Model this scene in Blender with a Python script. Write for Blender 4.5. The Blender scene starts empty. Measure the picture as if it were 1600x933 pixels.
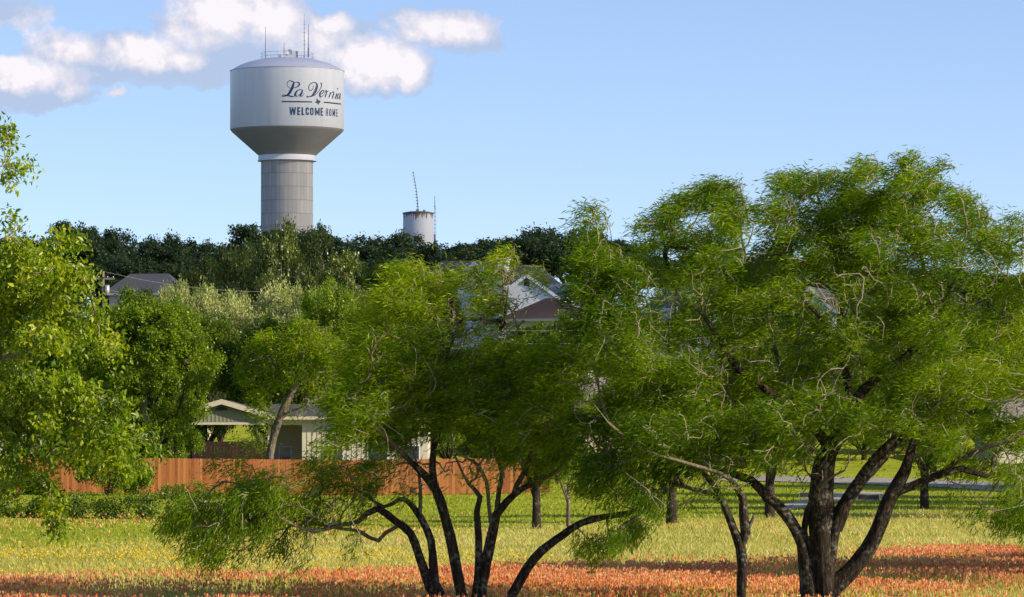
import bpy, math, random
import numpy as np
from mathutils import Vector, Matrix

random.seed(7)
RNG = np.random.default_rng(11)
SC = bpy.context.scene
COL = SC.collection
R = math.radians

# ------------------------------------------------------------------ camera
F = 6282.0; CX, CY = 800.0, 466.5; CAMZ = 3.07
PITCH = math.atan((683 - CY) / F)
cam_d = bpy.data.cameras.new('camera'); cam = bpy.data.objects.new('camera', cam_d); COL.objects.link(cam)
cam.location = (0, 0, CAMZ); cam.rotation_euler = (R(90) + PITCH, 0, 0)
cam_d.sensor_width = 36; cam_d.lens = 36 * F / 1600; cam_d.clip_start = 1; cam_d.clip_end = 20000
SC.camera = cam
cP, sP = math.cos(PITCH), math.sin(PITCH)

def ray(px, py):
    x = (px - CX) / F; u = (CY - py) / F
    return np.array([x, cP - sP * u, sP + cP * u])
def at(px, py, Y):
    d = ray(px, py); return np.array([0, 0, CAMZ]) + d * (Y / d[1])
PXM = lambda Y: F / Y      # pixels per metre at distance Y

# ------------------------------------------------------------------ terrain
TY = [0, 190, 215, 245, 280, 330, 400, 460, 520, 600, 900, 6000]
TZ = [0, 0.0, 0.12, 1.0, 2.6, 6.0, 12.0, 17.0, 19.3, 20.3, 20.0, 20.0]
def H(x, y):
    x = np.asarray(x, float); y = np.asarray(y, float)
    z = (np.interp(y, TY, TZ) + np.interp(y - 8, TY, TZ) + np.interp(y + 8, TY, TZ)) / 3
    hill = np.clip((y - 230) / 120, 0, 1)
    z = z + hill * (0.7 * np.sin(x * .045 + 1.3) + .4 * np.sin(x * .09 + y * .02))
    z = z + 0.07 * np.sin(x * .21 + .4) * np.sin(y * .13)
    return z
def h1(x, y): return float(H(x, y))
def ground_at(px, py):
    d = ray(px, py)
    Y = 20.0; prev = Y
    while Y < 900:
        p = np.array([0, 0, CAMZ]) + d * (Y / d[1])
        if p[2] <= h1(p[0], p[1]): break
        prev = Y; Y += 1.0
    a, b = prev, Y
    for _ in range(20):
        m = (a + b) / 2; p = np.array([0, 0, CAMZ]) + d * (m / d[1])
        if p[2] <= h1(p[0], p[1]): b = m
        else: a = m
    p = np.array([0, 0, CAMZ]) + d * (b / d[1]); p[2] = h1(p[0], p[1])
    return p

# ------------------------------------------------------------------ helpers
def tag(o, label=None, cat=None, group=None, kind=None):
    if label: o['label'] = label
    if cat: o['category'] = cat
    if group: o['group'] = group
    if kind: o['kind'] = kind
    return o
def empty(name, loc=(0, 0, 0), rz=0):
    o = bpy.data.objects.new(name, None); COL.objects.link(o)
    o.location = [float(v) for v in loc]; o.rotation_euler = (0, 0, rz); o.empty_display_size = .3
    return o
def link(name, me, mat=None, parent=None):
    o = bpy.data.objects.new(name, me); COL.objects.link(o)
    if mat is not None: me.materials.append(mat)
    if parent is not None: o.parent = parent
    return o
def np_mesh(name, V, Q, fattr=None, pattr=None, smooth=False):
    """V (n,3), Q list of (m,k) arrays"""
    me = bpy.data.meshes.new(name)
    V = np.ascontiguousarray(V, dtype=np.float32)
    Qs = Q if isinstance(Q, list) else [Q]
    Qs = [np.asarray(q, dtype=np.int32) for q in Qs if len(q)]
    me.vertices.add(len(V)); me.vertices.foreach_set('co', V.ravel())
    loops = np.concatenate([q.ravel() for q in Qs])
    tot = np.concatenate([np.full(len(q), q.shape[1], np.int32) for q in Qs])
    start = np.concatenate([[0], np.cumsum(tot)[:-1]]).astype(np.int32)
    me.loops.add(len(loops)); me.loops.foreach_set('vertex_index', loops)
    me.polygons.add(len(tot)); me.polygons.foreach_set('loop_start', start); me.polygons.foreach_set('loop_total', tot)
    if smooth: me.polygons.foreach_set('use_smooth', np.ones(len(tot), bool))
    me.update(calc_edges=True)
    if fattr is not None:
        for k, a in fattr.items():
            at_ = me.attributes.new(k, 'FLOAT', 'FACE'); at_.data.foreach_set('value', np.ascontiguousarray(a, dtype=np.float32))
    if pattr is not None:
        for k, a in pattr.items():
            at_ = me.attributes.new(k, 'FLOAT', 'POINT'); at_.data.foreach_set('value', np.ascontiguousarray(a, dtype=np.float32))
    return me

class MB:
    """collects simple solids into one mesh"""
    def __init__(s): s.v = []; s.f = []; s.t = []; s.sm = []
    def add(s, vs, fs, t=0.0, sm=False):
        b = len(s.v); s.v += [tuple(float(c) for c in v) for v in vs]
        for f in fs: s.f.append(tuple(b + i for i in f)); s.t.append(t); s.sm.append(sm)
    def box(s, x0, x1, y0, y1, z0, z1, t=0.0):
        s.add([(x0,y0,z0),(x1,y0,z0),(x1,y1,z0),(x0,y1,z0),(x0,y0,z1),(x1,y0,z1),(x1,y1,z1),(x0,y1,z1)],
              [(0,3,2,1),(4,5,6,7),(0,1,5,4),(1,2,6,5),(2,3,7,6),(3,0,4,7)], t)
    def prism(s, prof, y0, y1, t=0.0):
        """prof: list of (x,z) counter-clockwise seen from -y, extruded y0..y1"""
        n = len(prof); vs = [(x, y0, z) for x, z in prof] + [(x, y1, z) for x, z in prof]
        fs = [tuple(range(n)), tuple(range(2*n-1, n-1, -1))] + [(i, i+n, (i+1) % n + n, (i+1) % n) for i in range(n)]
        s.add(vs, fs, t)
    def tube(s, pts, rs, n=8, t=0.0, cap=True):
        pts = [Vector([float(c) for c in p]) for p in pts]
        if not hasattr(rs, '__len__'): rs = [rs] * len(pts)
        vs = []
        for i, p in enumerate(pts):
            d = (pts[min(i+1, len(pts)-1)] - pts[max(i-1, 0)]).normalized()
            ref = Vector((0, 0, 1)) if abs(d.z) < .95 else Vector((1, 0, 0))
            a = d.cross(ref).normalized(); b = d.cross(a).normalized()
            for k in range(n):
                q = 2 * math.pi * k / n
                vs.append(p + a * math.cos(q) * rs[i] + b * math.sin(q) * rs[i])
        fs = [(i*n + k, i*n + (k+1) % n, (i+1)*n + (k+1) % n, (i+1)*n + k) for i in range(len(pts)-1) for k in range(n)]
        s.add(vs, fs, t, True)
        if cap:
            b = len(s.v) - len(vs)
            s.f.append(tuple(b + k for k in range(n-1, -1, -1))); s.t.append(t); s.sm.append(False)
            s.f.append(tuple(b + len(vs) - n + k for k in range(n))); s.t.append(t); s.sm.append(False)
    def lathe(s, prof, n=64, t=0.0, cx=0, cy=0):
        vs = []
        for r, z in prof:
            for k in range(n):
                q = 2 * math.pi * k / n; vs.append((cx + r * math.cos(q), cy + r * math.sin(q), z))
        fs = [(i*n + k, i*n + (k+1) % n, (i+1)*n + (k+1) % n, (i+1)*n + k) for i in range(len(prof)-1) for k in range(n)]
        s.add(vs, fs, t, True)
    def build(s, name, mat, parent=None):
        me = bpy.data.meshes.new(name); me.from_pydata(s.v, [], s.f)
        me.polygons.foreach_set('use_smooth', s.sm)
        a = me.attributes.new('tint', 'FLOAT', 'FACE'); a.data.foreach_set('value', s.t)
        me.update()
        return link(name, me, mat, parent)

# ------------------------------------------------------------------ materials
def newmat(name):
    m = bpy.data.materials.new(name); m.use_nodes = True
    nt = m.node_tree; nt.nodes.clear()
    return m, nt, nt.nodes, nt.links
def N(nt, typ, **kw):
    n = nt.nodes.new(typ)
    for k, v in kw.items():
        if k.startswith('i_'):
            key = k[2:]; key = int(key) if key.isdigit() else key
            n.inputs[key].default_value = v
        else: setattr(n, k, v)
    return n
def ramp(nt, fac, stops):
    r = nt.nodes.new('ShaderNodeValToRGB'); e = r.color_ramp.elements
    while len(e) < len(stops): e.new(.5)
    for el, (p, c) in zip(e, stops): el.position = p; el.color = (*c, 1)
    nt.links.new(fac, r.inputs['Fac']); return r
def mathn(nt, op, a, b=None, clamp=False):
    n = nt.nodes.new('ShaderNodeMath'); n.operation = op; n.use_clamp = clamp
    for i, v in enumerate((a, b)):
        if v is None: continue
        if isinstance(v, (int, float)): n.inputs[i].default_value = v
        else: nt.links.new(v, n.inputs[i])
    return n.outputs[0]
def mixc(nt, fac, a, b, mode='MIX'):
    n = nt.nodes.new('ShaderNodeMix'); n.data_type = 'RGBA'; n.blend_type = mode
    for s_, v in ((0, fac), (6, a), (7, b)):
        if isinstance(v, (int, float)): n.inputs[s_].default_value = v
        elif isinstance(v, tuple): n.inputs[s_].default_value = (*v, 1)
        else: nt.links.new(v, n.inputs[s_])
    return n.outputs[2]

def leaf_mat(name, dark, mid, light, trans=.42, gloss=.06, objvar=.25):
    m, nt, nd, lk = newmat(name)
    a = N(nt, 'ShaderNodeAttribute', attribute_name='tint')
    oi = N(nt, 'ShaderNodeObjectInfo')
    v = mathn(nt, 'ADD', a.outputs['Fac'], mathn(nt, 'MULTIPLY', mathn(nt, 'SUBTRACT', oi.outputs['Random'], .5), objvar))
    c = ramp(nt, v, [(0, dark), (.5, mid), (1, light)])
    d = N(nt, 'ShaderNodeBsdfDiffuse'); t = N(nt, 'ShaderNodeBsdfTranslucent'); g = N(nt, 'ShaderNodeBsdfGlossy', i_Roughness=.42)
    lk.new(c.outputs[0], d.inputs[0])
    tc = mixc(nt, 1.0, c.outputs[0], (1.0, 1.12, .42), 'MULTIPLY'); lk.new(tc, t.inputs[0])
    m1 = N(nt, 'ShaderNodeMixShader', i_0=trans); lk.new(d.outputs[0], m1.inputs[1]); lk.new(t.outputs[0], m1.inputs[2])
    g.inputs[0].default_value = (.9, .95, .85, 1)
    m2 = N(nt, 'ShaderNodeMixShader', i_0=gloss); lk.new(m1.outputs[0], m2.inputs[1]); lk.new(g.outputs[0], m2.inputs[2])
    o = N(nt, 'ShaderNodeOutputMaterial'); lk.new(m2.outputs[0], o.inputs[0])
    return m

def bark_mat(name, dark, mid, pale, thinc):
    m, nt, nd, lk = newmat(name)
    tc = N(nt, 'ShaderNodeTexCoord'); mp = N(nt, 'ShaderNodeMapping'); mp.inputs['Scale'].default_value = (9, 9, 1.6)
    lk.new(tc.outputs['Object'], mp.inputs[0])
    n1 = N(nt, 'ShaderNodeTexNoise', i_Scale=2.2, i_Detail=7.0, i_Roughness=.65); lk.new(mp.outputs[0], n1.inputs['Vector'])
    n2 = N(nt, 'ShaderNodeTexNoise', i_Scale=2.4, i_Detail=5.0); lk.new(tc.outputs['Object'], n2.inputs['Vector'])
    n3 = N(nt, 'ShaderNodeTexNoise', i_Scale=14.0, i_Detail=3.0); lk.new(tc.outputs['Object'], n3.inputs['Vector'])
    c1 = ramp(nt, n1.outputs['Fac'], [(.36, dark), (.52, mid), (.7, pale)])
    lich = ramp(nt, mathn(nt, 'MULTIPLY', n2.outputs['Fac'], n3.outputs['Fac']), [(.28, (0, 0, 0)), (.36, (1, 1, 1))])
    c2 = mixc(nt, mathn(nt, 'MULTIPLY', lich.outputs[0], .45), c1.outputs[0], (.2, .2, .17))
    th = N(nt, 'ShaderNodeAttribute', attribute_name='thin')
    c3 = mixc(nt, th.outputs['Fac'], c2, thinc)
    b = N(nt, 'ShaderNodeBsdfPrincipled', i_Roughness=.9); lk.new(c3, b.inputs['Base Color'])
    b.inputs['Specular IOR Level'].default_value = .2
    bp = N(nt, 'ShaderNodeBump', i_Strength=.9, i_Distance=.05); lk.new(n1.outputs['Fac'], bp.inputs['Height']); lk.new(bp.outputs[0], b.inputs['Normal'])
    o = N(nt, 'ShaderNodeOutputMaterial'); lk.new(b.outputs[0], o.inputs[0]); return m

def plain(name, col, rough=.7, metal=0.0, var=.12, scale=6.0, stretch=(1, 1, 1), bump=.0, spec=.4, tintvar=0.0, tint2=None):
    m, nt, nd, lk = newmat(name)
    tc = N(nt, 'ShaderNodeTexCoord'); mp = N(nt, 'ShaderNodeMapping'); mp.inputs['Scale'].default_value = stretch
    lk.new(tc.outputs['Object'], mp.inputs[0])
    n1 = N(nt, 'ShaderNodeTexNoise', i_Scale=scale, i_Detail=6.0, i_Roughness=.6); lk.new(mp.outputs[0], n1.inputs['Vector'])
    c = ramp(nt, n1.outputs['Fac'], [(.3, tuple(x * (1 - var) for x in col)), (.7, tuple(min(1, x * (1 + var)) for x in col))]).outputs[0]
    if tint2:
        a = N(nt, 'ShaderNodeAttribute', attribute_name='tint'); c = mixc(nt, a.outputs['Fac'], c, tint2)
    b = N(nt, 'ShaderNodeBsdfPrincipled', i_Roughness=rough, i_Metallic=metal); lk.new(c, b.inputs['Base Color'])
    b.inputs['Specular IOR Level'].default_value = spec
    if bump:
        bp = N(nt, 'ShaderNodeBump', i_Strength=bump, i_Distance=.02); lk.new(n1.outputs['Fac'], bp.inputs['Height']); lk.new(bp.outputs[0], b.inputs['Normal'])
    o = N(nt, 'ShaderNodeOutputMaterial'); lk.new(b.outputs[0], o.inputs[0]); return m

M = {}
M['mesquite'] = leaf_mat('mesquite_leaves', (.055, .115, .004), (.168, .268, .005), (.38, .44, .010), .57, .012)
M['hackberry'] = leaf_mat('hackberry_leaves', (.06, .12, .005), (.19, .28, .008), (.46, .47, .014), .5, .025)
M['oak'] = leaf_mat('oak_leaves', (.034, .066, .028), (.062, .102, .038), (.105, .15, .056), .25, .03, .5)
M['olive'] = leaf_mat('olive_leaves', (.06, .09, .014), (.12, .16, .022), (.20, .23, .04), .35, .05, .4)
M['elm'] = leaf_mat('elm_leaves', (.06, .12, .005), (.15, .235, .007), (.29, .35, .014), .48, .02, .3)
M['fresh'] = leaf_mat('fresh_leaves', (.07, .14, .005), (.20, .30, .007), (.38, .43, .014), .5, .03, .2)
M['deep'] = leaf_mat('deep_green_leaves', (.045, .085, .005), (.10, .165, .007), (.19, .26, .014), .42, .02, .3)
M['silver'] = leaf_mat('silvery_leaves', (.12, .16, .035), (.34, .38, .13), (.64, .62, .34), .35, .02, .2)
M['bark'] = bark_mat('dark_bark', (.006, .0045, .0035), (.024, .017, .012), (.075, .055, .04), (.34, .29, .21))
M['bark_pale'] = bark_mat('pale_bark', (.05, .04, .03), (.12, .10, .075), (.25, .20, .15), (.30, .24, .17))

# ------------------------------------------------------------------ tree machinery
def resample(P, Rr, step):
    P = np.asarray(P, float); Rr = np.asarray(Rr, float)
    # Catmull-Rom smoothing
    n = len(P); out = []; ro = []
    for i in range(n - 1):
        p0, p1, p2, p3 = P[max(i-1, 0)], P[i], P[i+1], P[min(i+2, n-1)]
        k = max(1, int(np.linalg.norm(p2 - p1) / step))
        for j in range(k):
            t = j / k
            out.append(.5 * ((2*p1) + (-p0+p2)*t + (2*p0-5*p1+4*p2-p3)*t*t + (-p0+3*p1-3*p2+p3)*t**3))
            ro.append(Rr[i] * (1-t) + Rr[i+1] * t)
    out.append(P[-1]); ro.append(Rr[-1])
    return np.array(out), np.array(ro)

def tube_np(P, Rr, n, rng, rough=0.0):
    P = np.asarray(P); k = len(P)
    d = np.empty_like(P); d[1:-1] = P[2:] - P[:-2]; d[0] = P[1] - P[0]; d[-1] = P[-1] - P[-2]
    d /= np.linalg.norm(d, axis=1, keepdims=True) + 1e-9
    ref = np.array([.31, .9, .3]); ref /= np.linalg.norm(ref)
    a = np.cross(d, ref); a /= np.linalg.norm(a, axis=1, keepdims=True) + 1e-9
    b = np.cross(d, a)
    q = np.arange(n) * 2 * np.pi / n
    rr = Rr[:, None] * np.ones((1, n))
    if rough:
        rr = rr * (1 + rough * (rng.random((k, n)) - .5) + rough * .8 * np.sin(q * 3 + 1.2 + np.arange(k)[:, None] * .13))
    V = P[:, None, :] + rr[:, :, None] * (np.cos(q)[None, :, None] * a[:, None, :] + np.sin(q)[None, :, None] * b[:, None, :])
    i = np.arange(k - 1)[:, None]; j = np.arange(n)[None, :]; j2 = (j + 1) % n
    Q = np.stack([i*n + j, i*n + j2, (i+1)*n + j2, (i+1)*n + j], -1).reshape(-1, 4)
    return V.reshape(-1, 3), Q

def skeleton(limbs, targets, rng, step=.2, tip_r=.006, up=.15, wig=.06, expo=.46, sides=(10, 4), rough=.12, thin_at=.03):
    """limbs: list of (pts, radii). targets: (n,3). Returns thick mesh, twig mesh data and tip paths"""
    NMAX = 400 + len(targets) * 30 + sum(len(l[0]) * 60 for l in limbs)
    P = np.zeros((NMAX, 3)); D = np.zeros((NMAX, 3)); RAD = np.zeros(NMAX); PAR = -np.ones(NMAX, int); LIMB = np.zeros(NMAX, bool)
    n = 0; thick = []
    for pts, rs in limbs:
        p, r = resample(pts, rs, step)
        k = len(p)
        if n + k >= NMAX: raise RuntimeError('limb nodes')
        d = np.gradient(p, axis=0); d /= np.linalg.norm(d, axis=1, keepdims=True) + 1e-9
        P[n:n+k] = p; D[n:n+k] = d; RAD[n:n+k] = r; LIMB[n:n+k] = True; n += k
        thick.append((p, r))
    nl = n
    T = np.asarray(targets)
    if len(T):
        # distance to limbs, limited memory
        dm = np.full(len(T), 1e9)
        for i in range(0, nl): dm = np.minimum(dm, np.sum((T - P[i]) ** 2, 1))
        T = T[np.argsort(dm)]
    chains = []
    for t in T:
        v = t - P[:n]; dist = np.sqrt(np.sum(v * v, 1)) + 1e-6
        cosv = np.sum(v * D[:n], 1) / dist
        cost = dist * (1.4 - .45 * cosv) + np.where(RAD[:n] > .1, .0, 0)
        i = int(np.argmin(cost)); L = dist[i]
        k = max(2, min(12, int(L / step)))
        if n + k >= NMAX: break
        s = np.linspace(0, 1, k + 1)[1:, None]
        c = P[i] + D[i] * L * .22 + (t - P[i]) * .15 + np.array([0, 0, up * L])
        q = (1-s)**2 * P[i] + 2*(1-s)*s*c + s*s*t
        q += rng.normal(0, wig, q.shape) * L * .35 * np.sin(np.pi * s) + rng.normal(0, .009, q.shape)
        idx = np.arange(n, n + k)
        P[idx] = q
        full = np.vstack([P[i], q]); dd = np.diff(full, axis=0); dd /= np.linalg.norm(dd, axis=1, keepdims=True) + 1e-9
        D[idx] = dd; PAR[idx] = np.concatenate([[i], idx[:-1]]); n += k
        chains.append((i, idx))
    cnt = np.zeros(n)
    for i, idx in chains: cnt[idx[-1]] += 1
    for j in range(n - 1, nl - 1, -1):
        if PAR[j] >= 0: cnt[PAR[j]] += cnt[j]
    RAD[nl:n] = tip_r * np.maximum(cnt[nl:n], 1) ** expo
    tv, tq, tt = [], [], []; base = 0
    for p, r in thick:
        v, q = tube_np(p, r, sides[0], rng, rough); tv.append(v); tq.append(q + base); base += len(v)
        tt.append(np.repeat(np.clip(1 - r / (thin_at * 1.5), 0, 1) * .8, sides[0]))
    bv, bq, bt = [], [], []; base = 0; tips = []
    for i, idx in chains:
        r0 = min(RAD[idx[0]], RAD[i]) if LIMB[i] else RAD[idx[0]]
        pp = np.vstack([P[i], P[idx]]); rr = np.concatenate([[min(r0 * 1.15, RAD[i])], np.minimum(RAD[idx], RAD[i])])
        rr[-1] *= .6
        v, q = tube_np(pp, rr, sides[1], rng); bv.append(v); bq.append(q + base); base += len(v)
        bt.append(np.repeat(np.clip(1 - rr / thin_at, 0, 1), sides[1]))
        tips.append(pp)
    return (np.vstack(tv), np.vstack(tq), np.concatenate(tt)), (np.vstack(bv), np.vstack(bq), np.concatenate(bt)) if bv else None, tips

def unit(a): return a / (np.linalg.norm(a, axis=-1, keepdims=True) + 1e-9)

def leaves(Pos, Dir, L, Wd, tint, rng, flat=.5, fold=False):
    """diamond leaves; Dir unit; flat biases the blade normal upward"""
    n = len(Pos)
    nrm = rng.normal(0, 1, (n, 3)); nrm[:, 2] += flat * 3 * np.sign(rng.random(n) - .15)
    side = unit(np.cross(Dir, nrm)); nn = unit(np.cross(side, Dir))
    L = L[:, None]; Wd = Wd[:, None]
    a = Pos; c = Pos + Dir * L - nn * L * .12
    if not fold:
        m = Pos + Dir * L * .45 + nn * L * .05
        V = np.stack([a, m + side * Wd * .5, c, m - side * Wd * .5], 1).reshape(-1, 3)
        Q = np.arange(n * 4).reshape(n, 4)
        return V, Q, tint
    m1 = Pos + Dir * L * .35 + nn * L * .1; m2 = Pos + Dir * L * .7 + nn * L * .02
    V = np.stack([a, m1 + side * Wd * .5, m2 + side * Wd * .36, c, m2 - side * Wd * .36, m1 - side * Wd * .5, Pos + Dir * L * .5 - nn * Wd * .12], 1).reshape(-1, 3)
    b = np.arange(n)[:, None] * 7
    Q = np.concatenate([b + np.array([[0, 1, 2, 6]]), b + np.array([[6, 2, 3, 4]]), b + np.array([[0, 6, 4, 5]])], 0)
    return V, Q, np.tile(tint, 3)

def tip_leaves(tips, rng, per, spread, wind, L, Wd, dirjit=.5, start=.25, tiptint=.2, basetint=.45, dens=None, flat=.5, fold=False, drift=.3, tints=None, droop=None):
    wind0 = np.asarray(wind, float)
    Ps, Ds, Ts = [], [], []
    wind = np.asarray(wind, float)
    for k, pp in enumerate(tips):
        m = int(per * (dens[k] if dens is not None else 1) * rng.uniform(.55, 1.45))
        if m < 1: continue
        if droop is not None:
            q_ = min(1, max(0, (droop[0] - pp[-1][2]) / (droop[0] - droop[1]))); wind = wind0 * (1 - q_) + np.array([-.42, .05, -.85]) * q_
        seg = len(pp) - 1
        tail = min(seg, 4)
        u = rng.uniform(seg - tail + tail * start, seg, m); i = np.minimum(u.astype(int), seg - 1); f = (u - i)[:, None]
        p = pp[i] * (1 - f) + pp[i + 1] * f
        p = p + rng.normal(0, spread, (m, 3)) + wind * (rng.random((m, 1)) ** 1.3) * drift
        d = unit(wind * 1.0 + rng.normal(0, dirjit, (m, 3)) + .25 * (pp[-1] - pp[-2]) / (np.linalg.norm(pp[-1] - pp[-2]) + 1e-6))
        Ps.append(p); Ds.append(d)
        tt = (tints[k] if tints is not None else basetint) + rng.normal(0, tiptint * .5)
        Ts.append(np.clip(tt + rng.normal(0, .13, m), 0, 1))
    P = np.vstack(Ps); D = np.vstack(Ds); T = np.concatenate(Ts); n = len(P)
    s = rng.uniform(.6, 1.3, n)
    return leaves(P, D, L * s, Wd * s * rng.uniform(.8, 1.2, n), T, rng, flat, fold)

def make_tree(name, label, cat, base, limbs, targets, rng, leafargs, leafmat, barkmat, group=None, skel=None, tdens=None, ttint=None, share=None):
    """limbs/targets in world coordinates; object placed at base"""
    base = np.asarray(base, float)
    root = empty(name, base); tag(root, label, cat, group)
    L2 = [(np.asarray(p) - base, r) for p, r in limbs]
    T2 = np.asarray(targets) - base
    dens = tint = None
    sk = dict(skel or {})
    th, br, tips = skeleton(L2, T2, rng, **sk)
    if tdens is not None or ttint is not None:
        tipend = np.array([t[-1] for t in tips])
        # tips end exactly at targets: match by nearest
        idx = np.array([int(np.argmin(np.sum((T2 - e) ** 2, 1))) for e in tipend])
        if tdens is not None: dens = np.asarray(tdens)[idx]
        if ttint is not None: tint = np.asarray(ttint)[idx]
    if br is not None:
        th = (np.vstack([th[0], br[0]]), np.vstack([th[1], br[1] + len(th[0])]), np.concatenate([th[2], br[2]]))
    link('trunk', np_mesh('trunk', th[0], th[1], pattr={'thin': th[2]}, smooth=True), barkmat, root)
    V, Q, T = tip_leaves(tips, rng, dens=dens, tints=tint, **leafargs)
    link('crown', np_mesh('crown', V, Q, fattr={'tint': T}), leafmat, root)
    return root

def copy_tree(root, loc, rz, sc, label=None, group=None, name=None):
    r = root.copy(); COL.objects.link(r); r.location = [float(v) for v in loc]; r.rotation_euler = (0, 0, rz); r.scale = sc
    if label: r['label'] = label
    if group: r['group'] = group
    for ch in list(root.children):
        c = ch.copy(); COL.objects.link(c); c.parent = r
    return r

def px_limb(pts, Y, k=1.0):
    """pts: (px,py,rpx[,dy]) traced; returns world points + radii"""
    P, Rr = [], []
    for p in pts:
        dy = p[3] if len(p) > 3 else 0
        P.append(at(p[0], p[1], Y + dy)); Rr.append(p[2] / PXM(Y) * k)
    return np.array(P), np.array(Rr)

def px_targets(clumps, Y, rng, k=.012, rd=1.2, dyr=1.0, sx=10):
    """clumps: (px,py,rx,ry[,density,[leafdens,[tint,[dy]]]])"""
    T, Dn, Ti = [], [], []
    for c in clumps:
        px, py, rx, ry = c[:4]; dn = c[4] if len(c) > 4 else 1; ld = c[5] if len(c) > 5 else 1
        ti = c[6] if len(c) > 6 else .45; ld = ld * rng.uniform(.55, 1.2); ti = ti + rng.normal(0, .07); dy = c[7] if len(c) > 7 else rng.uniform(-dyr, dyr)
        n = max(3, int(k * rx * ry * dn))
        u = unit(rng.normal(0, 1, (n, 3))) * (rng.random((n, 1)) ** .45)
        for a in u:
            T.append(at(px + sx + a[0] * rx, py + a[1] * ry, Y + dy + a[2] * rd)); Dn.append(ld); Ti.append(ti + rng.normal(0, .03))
    return np.array(T), np.array(Dn), np.array(Ti)

# ------------------------------------------------------------------ foreground trees
WIND = (-.9, .12, -.18)
MESQ = dict(per=82, spread=.075, wind=WIND, L=.12, Wd=.018, dirjit=.46, start=.15, tiptint=.28, flat=.35, drift=.36, droop=(3.4, 1.6))
SKM = dict(step=.17, tip_r=.0072, up=.12, wig=.11, expo=.38, sides=(14, 4), rough=.16, thin_at=.034)

# --- tree A : many-stemmed mesquite in the middle
YA = 72.0
A_limbs = [
 [(700,962,16),(684,935,14),(672,915,12.5),(655,870,10),(642,834,9.5),(618,815,8.5),(590,795,8),(572,803,6.5),(560,815,5.5),(527,822,4.5,-.3),(489,830,4,-.5),(455,818,3,-.7),(420,800,2.2,-.8)],
 [(642,834,4),(625,820,4.5),(603,832,5),(591,845,5),(576,839,4.5),(561,830,4,.2),(520,824,3,.5),(463,812,2.4,.8),(420,795,2,.9),(370,785,1.5,1)],
 [(700,950,12),(680,913,11),(678,894,10),(673,845,9),(656,807,8),(637,784,6),(622,781,5,.3),(600,792,4,.6),(565,770,3,.9)],
 [(656,807,5),(657,762,4),(651,724,3,.2),(640,690,2.5,.4),(625,650,2,.6)],
 [(734,965,15),(722,932,13),(707,856,12),(695,808,11.5),(682,768,11),(664,744,9),(644,724,7),(620,700,5,-.5),(590,670,4,-.8),(560,640,3,-1)],
 [(680,762,8),(676,735,8),(678,700,7.5,.2),(688,660,6.5,.4),(690,610,5,.5),(700,560,4,.7),(715,510,3,.8),(735,470,2.2,.8)],
 [(748,965,10),(743,932,9),(748,892,9),(748,840,8),(745,800,7),(750,776,6),(732,756,4,.2),(724,742,3,.3),(712,715,2.4,.4)],
 [(752,965,15),(752,928,13),(760,880,12),(770,832,11.5),(776,804,10),(792,784,8.5),(816,764,7),(848,748,5),(876,732,4,-.2),(900,700,3,-.3)],
 [(776,804,6),(780,765,6),(785,740,5.5),(774,708,4.5,.2),(768,670,4,.3),(780,620,3.2,.4),(800,560,2.6,.5),(790,500,2,.5),(795,440,1.6,.6)],
 [(768,820,5),(764,790,4.5),(760,752,4.5),(748,728,4),(730,717,3,-.3),(706,700,2.5,-.5)],
 [(800,780,6),(808,758,6),(825,728,5.5),(833,696,4.5),(850,660,4,-.2),(860,610,3,-.4),(855,560,2.4,-.4)],
 [(760,985,14),(785,955,13),(800,932,12),(824,888,11),(848,860,10),(880,836,9),(908,818,8),(944,808,7),(972,804,6,-.3),(1000,795,4.5,-.4),(1030,775,3.2,-.5)],
]
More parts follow.
